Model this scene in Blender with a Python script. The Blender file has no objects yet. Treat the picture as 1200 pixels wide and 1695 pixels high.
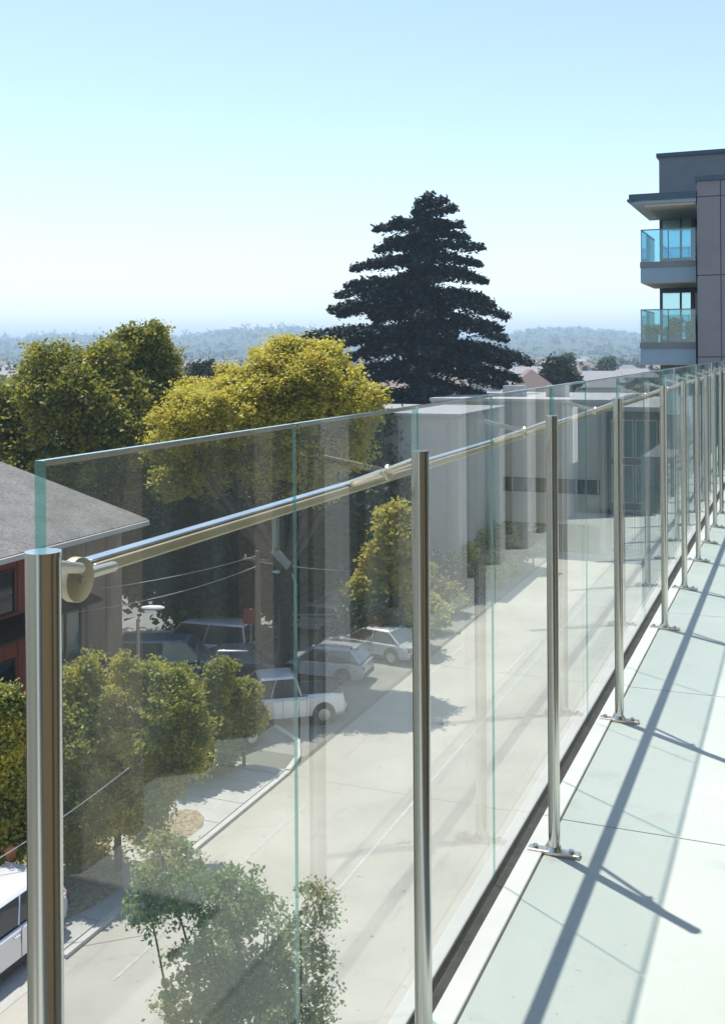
import bpy, math, random
import numpy as np
from mathutils import Vector, Matrix

# ------------------------------------------------------------------ camera, light, exposure
sc = bpy.context.scene
HS = 14.0                      # camera height above the street
HC = 1.60                      # camera height above the terrace
FT = HS - HC                   # terrace floor level
TH = math.radians(22.3); RHO = math.radians(0.36)
FPX, CX, CY = 1775.0, 600.0, 582.0
C0 = Vector((0, 0, HS))
FW = Vector((-math.sin(TH), math.cos(TH), 0))
R0 = Vector((math.cos(TH), math.sin(TH), 0)); UZ = Vector((0, 0, 1))
RR = R0 * math.cos(RHO) - UZ * math.sin(RHO)
UU = UZ * math.cos(RHO) + R0 * math.sin(RHO)
cam_d = bpy.data.cameras.new('camera'); cam = bpy.data.objects.new('camera', cam_d)
sc.collection.objects.link(cam)
cam.matrix_world = Matrix(((RR.x, UU.x, -FW.x, C0.x), (RR.y, UU.y, -FW.y, C0.y), (RR.z, UU.z, -FW.z, C0.z), (0, 0, 0, 1)))
cam_d.sensor_fit = 'VERTICAL'; cam_d.sensor_height = 24; cam_d.sensor_width = 24
cam_d.lens = FPX / 1695 * 24; cam_d.shift_y = -(847.5 - CY) / 1695
cam_d.clip_start = 0.05; cam_d.clip_end = 20000
sc.camera = cam

SUN = Vector((-.454, .31, 1.392)).normalized()
el = math.asin(SUN.z); az = math.atan2(SUN.x, SUN.y)
w = bpy.data.worlds.new('World'); sc.world = w; w.use_nodes = True
nt = w.node_tree; nt.nodes.clear()
sky = nt.nodes.new('ShaderNodeTexSky'); sky.sky_type = 'NISHITA'; sky.sun_disc = False
sky.sun_elevation = el; sky.sun_rotation = az
sky.altitude = 0; sky.air_density = 1.0; sky.dust_density = 0.35; sky.ozone_density = .6
bg = nt.nodes.new('ShaderNodeBackground'); bg.inputs['Strength'].default_value = 0.135
wo = nt.nodes.new('ShaderNodeOutputWorld')
tn = nt.nodes.new('ShaderNodeMix'); tn.data_type = 'RGBA'; tn.blend_type = 'MULTIPLY'; tn.inputs[0].default_value = 1
tn.inputs[7].default_value = (.965, .945, .95, 1)
nt.links.new(sky.outputs[0], tn.inputs[6]); nt.links.new(tn.outputs[2], bg.inputs[0]); nt.links.new(bg.outputs[0], wo.inputs[0])
sl = bpy.data.lights.new('sun', 'SUN'); sl.energy = 3.15; sl.angle = math.radians(.55); sl.color = (1, .945, .86)
so = bpy.data.objects.new('sun', sl); sc.collection.objects.link(so)
so.rotation_euler = (-SUN).to_track_quat('-Z', 'Y').to_euler(); so.location = (0, 0, 60)
sc.view_settings.view_transform = 'Standard'; sc.view_settings.look = 'None'
sc.view_settings.exposure = 0.80; sc.view_settings.gamma = 1
sc.view_settings.use_curve_mapping = False
sc.render.engine = 'CYCLES'
cy = sc.cycles
cy.max_bounces = 8; cy.diffuse_bounces = 3; cy.glossy_bounces = 5; cy.transmission_bounces = 6
cy.transparent_max_bounces = 40; cy.volume_bounces = 2; cy.use_denoising = True
cy.caustics_reflective = False; cy.caustics_refractive = False
cy.sample_clamp_indirect = 6

# ------------------------------------------------------------------ helpers
rng = np.random.default_rng(7); random.seed(7)
COL = sc.collection

def P(x, y, z):
    "world point seen at photo pixel x,y at depth z"
    return C0 + z * (FW + (x - CX) / FPX * RR - (y - CY) / FPX * UU)

def G(x, y, h=0.0):
    "world point at height h seen at photo pixel x,y"
    d = FW + (x - CX) / FPX * RR - (y - CY) / FPX * UU
    return C0 + d * ((h - HS) / d.z)

def tag(o, label=None, cat=None, group=None, kind=None):
    if label: o['label'] = label
    if cat: o['category'] = cat
    if group: o['group'] = group
    if kind: o['kind'] = kind
    return o

def empty(name, loc=(0, 0, 0), rz=0.0):
    o = bpy.data.objects.new(name, None); COL.objects.link(o)
    o.location = loc; o.rotation_euler = (0, 0, rz); o.empty_display_size = .2
    return o

def copy_tree(o, parent=None):
    c = o.copy(); COL.objects.link(c)
    if parent: c.parent = parent
    for ch in o.children: copy_tree(ch, c)
    return c

class MB:
    def __init__(s): s.v = []; s.f = []; s.m = []
    def add(s, vs, fs, mi=0):
        b = len(s.v); s.v += [tuple(p) for p in vs]
        s.f += [tuple(i + b for i in f) for f in fs]; s.m += [mi] * len(fs); return s
    def box(s, c, d, rz=0.0, mi=0, faces=None):
        x, y, z = c; a, b, h = d[0] / 2, d[1] / 2, d[2] / 2; cs, sn = math.cos(rz), math.sin(rz)
        vs = []
        for k in (-h, h):
            for i, j in ((-a, -b), (a, -b), (a, b), (-a, b)):
                vs.append((x + i * cs - j * sn, y + i * sn + j * cs, z + k))
        return s.add(vs, [(3, 2, 1, 0), (4, 5, 6, 7), (0, 1, 5, 4), (1, 2, 6, 5), (2, 3, 7, 6), (3, 0, 4, 7)], mi)
    def bar(s, a, b, w_, h_, mi=0, up=(0, 0, 1)):
        a, b = Vector(a), Vector(b); d = (b - a).normalized(); u = Vector(up)
        if abs(d.dot(u)) > .98: u = Vector((0, 1, 0))
        r = d.cross(u).normalized() * w_ / 2; u = r.cross(d).normalized() * h_ / 2
        vs = []
        for p in (a, b):
            for i, j in ((-1, -1), (1, -1), (1, 1), (-1, 1)): vs.append(p + r * i + u * j)
        return s.add(vs, [(0, 1, 2, 3), (7, 6, 5, 4), (4, 5, 1, 0), (5, 6, 2, 1), (6, 7, 3, 2), (7, 4, 0, 3)], mi)
    def tube(s, pts, r, n=8, mi=0, cap=True):
        pts = [Vector(p) for p in pts]; rs = r if isinstance(r, (list, tuple)) else [r] * len(pts)
        b = len(s.v); ref = Vector((0, 0, 1))
        for i, p in enumerate(pts):
            d = (pts[min(i + 1, len(pts) - 1)] - pts[max(i - 1, 0)]).normalized()
            q = Vector((1, 0, 0)) if abs(d.dot(ref)) > .95 else ref
            u = d.cross(q).normalized(); v = d.cross(u)
            for k in range(n):
                t = 2 * math.pi * k / n; s.v.append(tuple(p + (u * math.cos(t) + v * math.sin(t)) * rs[i]))
        for i in range(len(pts) - 1):
            for k in range(n):
                k2 = (k + 1) % n
                s.f.append((b + i * n + k, b + i * n + k2, b + (i + 1) * n + k2, b + (i + 1) * n + k)); s.m.append(mi)
        if cap:
            s.f.append(tuple(b + k for k in range(n))[::-1]); s.m.append(mi)
            e = b + (len(pts) - 1) * n; s.f.append(tuple(e + k for k in range(n))); s.m.append(mi)
        return s
    def prism(s, poly, a, b, axis='y', mi=0):
        "2D polygon extruded from a to b along axis; poly in the other two coordinates"
        def mk(p, t):
            if axis == 'y': return (p[0], t, p[1])
            if axis == 'x': return (t, p[0], p[1])
            return (p[0], p[1], t)
        n = len(poly); vs = [mk(p, a) for p in poly] + [mk(p, b) for p in poly]
        fs = [tuple(range(n)), tuple(range(2 * n - 1, n - 1, -1))]
        fs += [(i, i + n, (i + 1) % n + n, (i + 1) % n) for i in range(n)]
        return s.add(vs, fs, mi)
    def build(s, name, mats, parent=None, smooth=False, bevel=0, loc=None):
        me = bpy.data.meshes.new(name); me.from_pydata(s.v, [], s.f)
        mats = mats if isinstance(mats, (list, tuple)) else [mats]
        for m_ in mats: me.materials.append(m_)
        if len(mats) > 1: me.polygons.foreach_set('material_index', s.m)
        me.validate(); me.update()
        import bmesh
        if len(s.f) < 60000:
            bm = bmesh.new(); bm.from_mesh(me); bmesh.ops.recalc_face_normals(bm, faces=bm.faces[:])
            if bevel:
                bmesh.ops.bevel(bm, geom=bm.edges[:], offset=bevel, segments=2, affect='EDGES', profile=.5)
            bm.to_mesh(me); bm.free()
        if smooth:
            me.polygons.foreach_set('use_smooth', [True] * len(me.polygons))
            me.set_sharp_from_angle(angle=math.radians(35))
        o = bpy.data.objects.new(name, me); COL.objects.link(o)
        if parent: o.parent = parent
        if loc: o.location = loc
        return o

# ------------------------------------------------------------------ materials
def nodes(name):
    m = bpy.data.materials.new(name); m.use_nodes = True; t = m.node_tree; t.nodes.clear()
    o = t.nodes.new('ShaderNodeOutputMaterial'); return m, t, o

def mixrgb(t, f, a, b, blend='MIX'):
    n = t.nodes.new('ShaderNodeMix'); n.data_type = 'RGBA'; n.blend_type = blend
    for s_, v in ((0, f), (6, a), (7, b)):
        if hasattr(v, 'links') or isinstance(v, bpy.types.NodeSocket): t.links.new(v, n.inputs[s_])
        else: n.inputs[s_].default_value = v if s_ == 0 else (*v[:3], 1)
    return n.outputs[2]

def ramp(t, src, lo, hi):
    n = t.nodes.new('ShaderNodeMapRange'); n.inputs[1].default_value = lo; n.inputs[2].default_value = hi
    n.clamp = True; t.links.new(src, n.inputs[0]); return n.outputs[0]

def noise(t, scale, detail=5, rough=.6, vec=None, stretch=None):
    n = t.nodes.new('ShaderNodeTexNoise'); n.inputs['Scale'].default_value = scale
    n.inputs['Detail'].default_value = detail; n.inputs['Roughness'].default_value = rough
    if vec is None:
        g = t.nodes.new('ShaderNodeNewGeometry'); vec = g.outputs['Position']
    if stretch:
        mp = t.nodes.new('ShaderNodeMapping'); mp.inputs['Scale'].default_value = stretch
        t.links.new(vec, mp.inputs[0]); vec = mp.outputs[0]
    t.links.new(vec, n.inputs['Vector']); return n.outputs['Fac']

def mat(name, c, c2=None, rough=.7, metal=0.0, scale=3.0, lo=.35, hi=.65, bump=0.0, bscale=40, stretch=None, spec=.5, coat=0.0, fine=0.0, bdist=.01):
    m, t, o = nodes(name); b = t.nodes.new('ShaderNodeBsdfPrincipled')
    b.inputs['Roughness'].default_value = rough; b.inputs['Metallic'].default_value = metal
    b.inputs['Specular IOR Level'].default_value = spec; b.inputs['Coat Weight'].default_value = coat
    if c2 is not None:
        col = mixrgb(t, ramp(t, noise(t, scale, stretch=stretch), lo, hi), c, c2)
        if fine:
            f = ramp(t, noise(t, bscale, 3), .3, .7)
            col = mixrgb(t, fine, col, mixrgb(t, f, (.0, .0, .0), (1, 1, 1)), 'OVERLAY')
        t.links.new(col, b.inputs['Base Color'])
    else: b.inputs['Base Color'].default_value = (*c, 1)
    if bump:
        bn = t.nodes.new('ShaderNodeBump'); bn.inputs['Strength'].default_value = bump; bn.inputs['Distance'].default_value = bdist
        t.links.new(noise(t, bscale, 6), bn.inputs['Height']); t.links.new(bn.outputs[0], b.inputs['Normal'])
    t.links.new(b.outputs[0], o.inputs[0]); return m

def glass_mat(name, tint, f0=.05, power=5.0, refl=(1, 1, 1), rough=0.0, amount=1.0, front=False, dust_veil=0.0):
    "thin-sheet glass: each face passes tinted light and mirrors by a Schlick curve of the angle to the face"
    m, t, o = nodes(name)
    g = t.nodes.new('ShaderNodeNewGeometry')
    dt = t.nodes.new('ShaderNodeVectorMath'); dt.operation = 'DOT_PRODUCT'
    t.links.new(g.outputs['Normal'], dt.inputs[0]); t.links.new(g.outputs['Incoming'], dt.inputs[1])
    def mth(op, a, b=None):
        n = t.nodes.new('ShaderNodeMath'); n.operation = op
        for i, v in enumerate((a, b)):
            if v is None: continue
            if isinstance(v, (int, float)): n.inputs[i].default_value = v
            else: t.links.new(v, n.inputs[i])
        return n.outputs[0]
    c = mth('ABSOLUTE', dt.outputs['Value']); s = mth('POWER', mth('SUBTRACT', 1.0, c), power)
    fac = mth('MULTIPLY', mth('ADD', mth('MULTIPLY', s, 1 - f0), f0), amount)
    if front: fac = mth('MULTIPLY', fac, mth('SUBTRACT', 1.0, g.outputs['Backfacing']))
    tr = t.nodes.new('ShaderNodeBsdfTransparent'); tr.inputs[0].default_value = (*tint, 1)
    gl = t.nodes.new('ShaderNodeBsdfGlossy'); gl.inputs['Color'].default_value = (*refl, 1); gl.inputs['Roughness'].default_value = rough
    mx = t.nodes.new('ShaderNodeMixShader'); t.links.new(fac, mx.inputs[0])
    t.links.new(gl.outputs[0], mx.inputs[2]); t.links.new(mx.outputs[0], o.inputs[0])
    if dust_veil:  # dust smudges plus an even milky veil standing in for pane reflections
        n1 = ramp(t, noise(t, 3.5, 6, stretch=(1, 1, .35)), .48, .80); n2 = ramp(t, noise(t, 60, 3), .62, .80)
        df = t.nodes.new('ShaderNodeBsdfDiffuse'); df.inputs[0].default_value = (.66, .67, .62, 1)
        tlc = t.nodes.new('ShaderNodeBsdfTranslucent'); tlc.inputs[0].default_value = (.66, .72, .64, 1); md = t.nodes.new('ShaderNodeMixShader'); t.links.new(df.outputs[0], md.inputs[1]); t.links.new(tlc.outputs[0], md.inputs[2])
        m2 = t.nodes.new('ShaderNodeMixShader'); t.links.new(mth('MULTIPLY', mth('ADD', mth('ADD', n1, 1.1), mth('MULTIPLY', n2, .6)), dust_veil), m2.inputs[0])
        t.links.new(tr.outputs[0], m2.inputs[1]); t.links.new(md.outputs[0], m2.inputs[2]); t.links.new(m2.outputs[0], mx.inputs[1])
    else: t.links.new(tr.outputs[0], mx.inputs[1])
    return m

def leaf_mat(name, c1, c2, c3=None, transl=.35, rgh=.5, gloss=.03):
    m, t, o = nodes(name)
    g = t.nodes.new('ShaderNodeNewGeometry')
    col = mixrgb(t, g.outputs['Random Per Island'], c1, c2)
    if c3: col = mixrgb(t, ramp(t, noise(t, .9, 3), .5, .68), col, c3)
    d = t.nodes.new('ShaderNodeBsdfDiffuse'); tl = t.nodes.new('ShaderNodeBsdfTranslucent'); gl = t.nodes.new('ShaderNodeBsdfGlossy')
    gl.inputs['Roughness'].default_value = rgh; gl.inputs['Color'].default_value = (.9, .95, 1, 1)
    t.links.new(col, d.inputs[0]); t.links.new(col, tl.inputs[0])
    a = t.nodes.new('ShaderNodeMixShader'); a.inputs[0].default_value = transl
    b = t.nodes.new('ShaderNodeMixShader'); b.inputs[0].default_value = gloss
    t.links.new(d.outputs[0], a.inputs[1]); t.links.new(tl.outputs[0], a.inputs[2])
    t.links.new(a.outputs[0], b.inputs[1]); t.links.new(gl.outputs[0], b.inputs[2]); t.links.new(b.outputs[0], o.inputs[0])
    return m

M = {}
def floor_mat():
    m, t, o = nodes('terrace_paint'); b = t.nodes.new('ShaderNodeBsdfPrincipled'); b.inputs['Roughness'].default_value = .68
    c = mixrgb(t, ramp(t, noise(t, .9, 6), .35, .68), (.45, .51, .465), (.53, .58, .535))
    c = mixrgb(t, ramp(t, noise(t, 7, 8, .7), .56, .80), c, (.40, .45, .41))            # scuffs
    c = mixrgb(t, ramp(t, noise(t, 46, 4, .6), .69, .76), c, (.27, .29, .25))           # grit specks
    c = mixrgb(t, ramp(t, noise(t, 2.2, 7, .75, stretch=(1, .25, 1)), .62, .78), c, (.47, .49, .43))   # drying marks
    t.links.new(c, b.inputs['Base Color']); bn = t.nodes.new('ShaderNodeBump'); bn.inputs['Strength'].default_value = .25; bn.inputs['Distance'].default_value = .004
    t.links.new(noise(t, 55, 8, .7), bn.inputs['Height']); t.links.new(bn.outputs[0], b.inputs['Normal']); t.links.new(b.outputs[0], o.inputs[0]); return m
M['floor'] = floor_mat()
M['kerb'] = mat('white_kerb', (.66, .66, .62), (.74, .74, .70), rough=.7, scale=4, bump=.2, bscale=50, bdist=.003)
M['fascia'] = mat('slab_fascia', (.45, .46, .43), (.52, .52, .49), rough=.8, scale=2, bump=.2)
M['channel'] = mat('dark_channel', (.035, .035, .03), (.07, .068, .06), rough=.65, scale=18, bump=.3, bscale=90)
M['steel'] = mat('brushed_steel', (.58, .57, .54), (.66, .65, .62), metal=1, rough=.2, scale=6, stretch=(30, 30, .6))
M['steel2'] = mat('satin_steel', (.62, .56, .46), (.70, .64, .54), metal=1, rough=.36, scale=9, bump=.1, bscale=120, bdist=.001)
M['rail'] = mat('champagne_rail', (.62, .51, .33), (.70, .58, .40), metal=.6, rough=.40, scale=9)
M['rail_top_highlight'] = mat('rail_sky_highlight', (.50, .54, .58), (.58, .62, .66), metal=1, rough=.3, scale=9)  # cooler than the rail body, sky highlight put into the colour
M['steel_cap'] = mat('polished_cap', (.72, .78, .82), (.78, .83, .86), metal=1, rough=.16, scale=5)
M['glass'] = glass_mat('balustrade_glass', (.965, .99, .978), f0=.10, power=7.2, front=True, dust_veil=.05)
def edge_mat():
    m, t, o = nodes('glass_edge')
    n = ramp(t, noise(t, 5, 3, stretch=(1, 1, 3)), .35, .65)
    col = mixrgb(t, n, (.05, .23, .20), (.13, .42, .38))
    d = t.nodes.new('ShaderNodeBsdfDiffuse'); tl = t.nodes.new('ShaderNodeBsdfTranslucent'); g = t.nodes.new('ShaderNodeBsdfGlossy')
    g.inputs['Roughness'].default_value = .15
    t.links.new(col, d.inputs[0]); t.links.new(col, tl.inputs[0])
    a = t.nodes.new('ShaderNodeMixShader'); a.inputs[0].default_value = .5
    tp = t.nodes.new('ShaderNodeBsdfTransparent'); tp.inputs[0].default_value = (.45, .88, .80, 1); a2 = t.nodes.new('ShaderNodeMixShader'); a2.inputs[0].default_value = .55
    t.links.new(a.outputs[0], a2.inputs[1]); t.links.new(tp.outputs[0], a2.inputs[2])
    b = t.nodes.new('ShaderNodeMixShader'); b.inputs[0].default_value = .16
    t.links.new(d.outputs[0], a.inputs[1]); t.links.new(tl.outputs[0], a.inputs[2])
    t.links.new(a2.outputs[0], b.inputs[1]); t.links.new(g.outputs[0], b.inputs[2]); t.links.new(b.outputs[0], o.inputs[0]); return m
M['edge'] = edge_mat()
M['edge_top'] = glass_mat('polished_glass_top', (.88, .97, .95), f0=.50, power=5, refl=(.85, .95, 1), rough=.12)
M['arris_highlight'] = mat('glass_arris_highlight', (.80, .88, .90), None, rough=.35)  # pale colour paints the sky highlight along the glass top edge
M['glass_out'] = glass_mat('balustrade_glass_outer', (.985, .995, .99), f0=.01, power=9)
def road_mat():
    m, t, o = nodes('worn_road'); b = t.nodes.new('ShaderNodeBsdfPrincipled'); b.inputs['Roughness'].default_value = .9
    c = mixrgb(t, ramp(t, noise(t, .3, 6), .35, .65), (.37, .35, .295), (.45, .43, .365))
    c = mixrgb(t, ramp(t, noise(t, 1.1, 6, .7, stretch=(1, .12, 1)), .58, .75), c, (.27, .265, .24))   # wheel tracks
    c = mixrgb(t, ramp(t, noise(t, 3.5, 4), .66, .74), c, (.20, .195, .18))                              # oil spots
    v = t.nodes.new('ShaderNodeTexVoronoi'); v.feature = 'DISTANCE_TO_EDGE'; v.inputs['Scale'].default_value = .33
    g = t.nodes.new('ShaderNodeNewGeometry'); t.links.new(g.outputs['Position'], v.inputs['Vector'])
    nn = t.nodes.new('ShaderNodeTexNoise'); nn.inputs['Scale'].default_value = .8; nn.inputs['Detail'].default_value = 6
    t.links.new(g.outputs['Position'], nn.inputs['Vector']); va = t.nodes.new('ShaderNodeVectorMath'); va.operation = 'MULTIPLY_ADD'
    t.links.new(nn.outputs['Color'], va.inputs[0]); va.inputs[1].default_value = (2.2, 2.2, 0); t.links.new(g.outputs['Position'], va.inputs[2]); t.links.new(va.outputs[0], v.inputs['Vector'])
    v.inputs['Scale'].default_value = .16
    c = mixrgb(t, ramp(t, v.outputs['Distance'], .003, .0005), c, (.33, .32, .28))                       # fine cracks
    t.links.new(c, b.inputs['Base Color']); t.links.new(b.outputs[0], o.inputs[0]); return m
M['road'] = road_mat()
M['patch'] = mat('patch_asphalt', (.29, .285, .26), (.34, .33, .30), rough=.9, scale=2, bump=.2)
M['lot'] = mat('parking_asphalt', (.17, .165, .15), (.27, .26, .235), rough=.9, scale=.25, bump=.3, bscale=25, fine=.15)
M['paving'] = mat('sidewalk_concrete', (.38, .375, .345), (.46, .455, .42), rough=.85, scale=.8, bump=.2, bscale=20, fine=.1)
M['kerbstone'] = mat('kerb_concrete', (.46, .455, .42), (.54, .53, .49), rough=.85, scale=2, bump=.2)
M['soil'] = mat('leaf_litter_soil', (.16, .12, .07), (.42, .35, .22), rough=.95, scale=9, bump=.8, bscale=14, bdist=.03)
M['grass'] = mat('verge_grass', (.05, .09, .03), (.09, .13, .04), rough=.95, scale=2.2, bump=.8, bscale=25, bdist=.05)
M['paint'] = mat('road_paint', (.40, .39, .35), (.52, .51, .47), rough=.8, scale=6)
M['city'] = mat('city_ground', (.09, .11, .07), (.22, .21, .18), rough=.95, scale=.03)
M['hill'] = mat('hill_cover', (.035, .055, .03), (.06, .075, .045), rough=1, scale=.012, lo=.42, hi=.6, fine=.3, bscale=.05)
M['bark'] = mat('bark', (.05, .038, .028), (.10, .08, .06), rough=.95, scale=6, bump=.8, bscale=25, bdist=.02)
M['leaf_dark'] = leaf_mat('leaf_olive', (.12, .14, .025), (.38, .37, .05), (.54, .48, .055), .44)
M['leaf_gold'] = leaf_mat('leaf_golden', (.44, .40, .05), (.70, .62, .085), (.56, .46, .06), .50)
M['leaf_street'] = leaf_mat('leaf_street', (.18, .22, .045), (.48, .47, .08), (.66, .58, .08), .52)
M['leaf_near'] = leaf_mat('leaf_near', (.11, .21, .07), (.26, .33, .09), (.38, .33, .08), .5)
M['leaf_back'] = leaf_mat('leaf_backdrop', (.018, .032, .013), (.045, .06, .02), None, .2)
M['needle'] = leaf_mat('needle', (.010, .024, .026), (.024, .044, .044), (.06, .075, .05), .15, gloss=.03)  # third, lighter colour paints sunlit bits into the boughs
M['leaf_far'] = leaf_mat('leaf_far', (.03, .045, .025), (.06, .075, .04), None, .2)
M['leaf_pale'] = leaf_mat('leaf_pale', (.10, .16, .09), (.16, .22, .13), None, .3)
M['rose'] = leaf_mat('petal', (.45, .06, .05), (.55, .15, .10), None, .2)

# ------------------------------------------------------------------ ground, street, terrain
def sheet(name, x0, x1, y0, y1, z, m, kind='structure', parent=None, sub=1):
    mb = MB(); mb.add([(x0, y0, z), (x1, y0, z), (x1, y1, z), (x0, y1, z)], [(0, 1, 2, 3)])
    o = mb.build(name, m, parent)
    if kind: o['kind'] = kind
    return o
sheet('ground', -4700, 4700, -1200, 6200, 0, M['city'])
sheet('parking_lot_ground', -60, -16.0, 33.5, 72, .006, M['lot'])
sheet('road', -15.8, -7.0, -20, 160, .005, M['road'])
def pav(name, x0, x1, y0, y1, slabs, m=None):
    "kerbed pavement block with score joints cut as separate slabs"
    o = MB().box(((x0 + x1) / 2, (y0 + y1) / 2, .05), (abs(x1 - x0), y1 - y0, .10)).build(name, M['kerbstone']); o['kind'] = 'structure'
    n = max(1, round((y1 - y0) / slabs))
    k = 0
    for i in range(n):
        a = y0 + (y1 - y0) * i / n; b = y0 + (y1 - y0) * (i + 1) / n
        MB().box(((x0 + x1) / 2, (a + b) / 2, .115), (abs(x1 - x0) - .36, b - a - .03, .03)).build('paving_slab', m or M['paving'], o, bevel=0)
    return o
pav('far_pavement', -19.4, -15.8, 20.3, 32, 1.5)
sheet('driveway', -19.4, -15.8, 4, 20.3, .012, M['paving'])
pav('near_pavement', -6.6, -.95, 4, 60, 2.4)
sheet('forecourt', -26, -19.4, 8, 33.4, .02, M['soil'])
# curved kerb to the parking entrance
kb = MB(); pts = [(-15.9, 32.0, .07), (-16.1, 33.2, .07), (-16.8, 34.6, .07), (-18.2, 35.6, .07), (-20.5, 36.0, .07)]
for a, b in zip(pts[:-1], pts[1:]): kb.bar(a, b, .18, .14)
tag(kb.build('entrance_kerb', M['kerbstone']), kind='structure')
for nm, x, y0, y1, wd in (('parking_lane_line', -14.3, 20, 30, .09), ('lane_line', -11.25, 6, 60, .10)):
    sheet(nm, x - wd / 2, x + wd / 2, y0, y1, .011, M['paint'])
for i in range(7): sheet('parking_bay_line', -30 + 3 * i - .06, -30 + 3 * i + .06, 44, 49, .013, M['paint'])
for (x, y, a, b_, rz) in ((-8.6, 52, 1.4, 6.5, 0),):
    mb = MB(); cs, sn = math.cos(rz), math.sin(rz)
    mb.add([(x + i * a / 2 * cs - j * b_ / 2 * sn, y + i * a / 2 * sn + j * b_ / 2 * cs, .0085) for i, j in ((-1, -1), (1, -1), (1, 1), (-1, 1))], [(0, 1, 2, 3)])
    tag(mb.build('asphalt_patch', M['patch']), kind='structure')
for (x, y) in ((-12.4, 22.0),): tag(MB().tube([(x, y, .0), (x, y, .016)], .36, 24).build('manhole_cover', M['channel']), kind='structure')
MB().box((-15.62, 24.5, .012), (.32, .9, .02)).build('street_drain', M['channel'])['kind'] = 'structure'
# tree pits in the pavement
for (cx_, cy_) in ((-17.2, 26.7), (-17.3, 22.8)):
    mb = MB(); n = 14
    vs = [(cx_, cy_, .20)] + [(cx_ + 1.0 * math.cos(6.283 * k / n) * random.uniform(.8, 1.1), cy_ + 1.5 * math.sin(6.283 * k / n) * random.uniform(.85, 1.1), .134) for k in range(n)]
    mb.add(vs, [(0, 1 + k, 1 + (k + 1) % n) for k in range(n)])
    tag(mb.build('planting_bed', M['soil']), kind='structure')

# hills: ridge heights by bearing
rx = [-2500, -900, -300, 0, 60, 100, 160, 230, 300, 330, 380, 430, 490, 540, 620, 760, 840, 880, 950, 1000, 1060, 1200, 1600, 2600, 4200]
ry = [560, 552, 566, 566, 560, 557, 560, 564, 560, 556, 549, 546, 545, 552, 562, 562, 556, 547, 546, 549, 556, 562, 548, 560, 552]
def ridge(x, amp=1.0): return np.interp(x, rx, ry)
NA, ND = 360, 46
xs = np.linspace(-2500, 4200, NA); ds = np.linspace(700, 4300, ND)
nz = rng.normal(size=NA); nz = np.convolve(nz, np.ones(5) / 5, 'same')
vs = []; hh = np.zeros((ND, NA))
for i, d in enumerate(ds):
    for j, x in enumerate(xs):
        x = float(x); d = float(d)
        top = (CY - 4.5 * (x - 600) / 728 - ridge(x)) / FPX * 3300 + HS
        f = min(1, max(0, (d - 800) / 2500)); f = f * f * (3 - 2 * f)
        if d > 3300: f = 1 - (d - 3300) / 1200
        h = top * f + (math.sin(x * .013 + d * .004) * 2.5 + math.sin(x * .031 - d * .003) * 1.6) * min(f * 1.0, 1) * (1 - .7 * f) + nz[j] * .8 * f
        p = C0 + d * (FW + (x - CX) / FPX * R0); hh[i, j] = h
        vs.append((p.x, p.y, h - .3))
fs = [(i * NA + j, i * NA + j + 1, (i + 1) * NA + j + 1, (i + 1) * NA + j) for i in range(ND - 1) for j in range(NA - 1)]
hill = MB(); hill.add(vs, fs); ho = hill.build('hills', M['hill'], smooth=True); ho['kind'] = 'structure'

def hillpt(x, d):
    i = np.interp(d, ds, range(ND)); j = np.interp(x, xs, range(NA))
    h = hh[int(round(i)), int(round(j))] if d > 700 else 0
    p = C0 + d * (FW + (x - CX) / FPX * R0); return p.x, p.y, h

def leafmesh(name, pts, size, m, parent=None, up=.3, asp=1.7, jit=.35):
    "one kite-shaped leaf per point"
    n = len(pts); pts = np.asarray(pts)
    nrm = rng.normal(size=(n, 3)); nrm /= np.linalg.norm(nrm, axis=1)[:, None]; nrm[:, 2] = np.abs(nrm[:, 2]) + up
    nrm /= np.linalg.norm(nrm, axis=1)[:, None]
    a = np.cross(nrm, rng.normal(size=(n, 3))); a /= np.linalg.norm(a, axis=1)[:, None]; b = np.cross(nrm, a)
    s = (np.asarray(size) * rng.uniform(1 - jit, 1 + jit, n))[:, None] if np.ndim(size) == 0 else (size * rng.uniform(1 - jit, 1 + jit, n))[:, None]
    v = np.stack([pts - a * s * .5 * asp, pts - b * s * .5 - nrm * s * .08, pts + a * s * .5 * asp, pts + b * s * .5 - nrm * s * .08], 1).reshape(-1, 3)
    me = bpy.data.meshes.new(name); me.vertices.add(4 * n); me.loops.add(4 * n); me.polygons.add(n)
    me.vertices.foreach_set('co', v.astype(np.float32).ravel())
    me.loops.foreach_set('vertex_index', np.arange(4 * n, dtype=np.int32))
    me.polygons.foreach_set('loop_start', np.arange(0, 4 * n, 4, dtype=np.int32))
    me.materials.append(m); me.update(calc_edges=True)
    o = bpy.data.objects.new(name, me); COL.objects.link(o)
    if parent: o.parent = parent
    return o

# far woods and houses on the hills, masses nobody could count
pp = []; szs = []
for k in range(3200):
    d = 900 + 2500 * random.random() ** .7; x = random.uniform(-400, 1700)
    px_, py_, h = hillpt(x, d); r_ = random.uniform(2.5, 6)
    q = rng.normal(size=(14, 3)) * (r_ * .5, r_ * .5, r_ * .4) + (px_, py_, h + r_ * .6)
    pp.append(q); szs.append(np.full(14, r_ * .75))
for k in range(500):    # taller trees along the ridge
    d = random.uniform(3150, 3400); x = random.choice([random.uniform(-60, 620), random.uniform(-60, 620), random.uniform(820, 1100)])
    px_, py_, h = hillpt(x, d); r_ = random.choice([5, 6, 8, 10, 13, 18]) * random.uniform(.7, 1.1) * (1 if x < 700 else .5)
    q = rng.normal(size=(22, 3)) * (r_ * .32, r_ * .32, r_ * .42) + (px_, py_, h + r_ * .5)
    pp.append(q); szs.append(np.full(22, r_ * .4))
o = leafmesh('hillside_woods', np.concatenate(pp), np.concatenate(szs), M['leaf_far'], asp=1.1)
tag(o, 'hazy blue woods covering the far hills', 'woods', kind='stuff')
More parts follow.
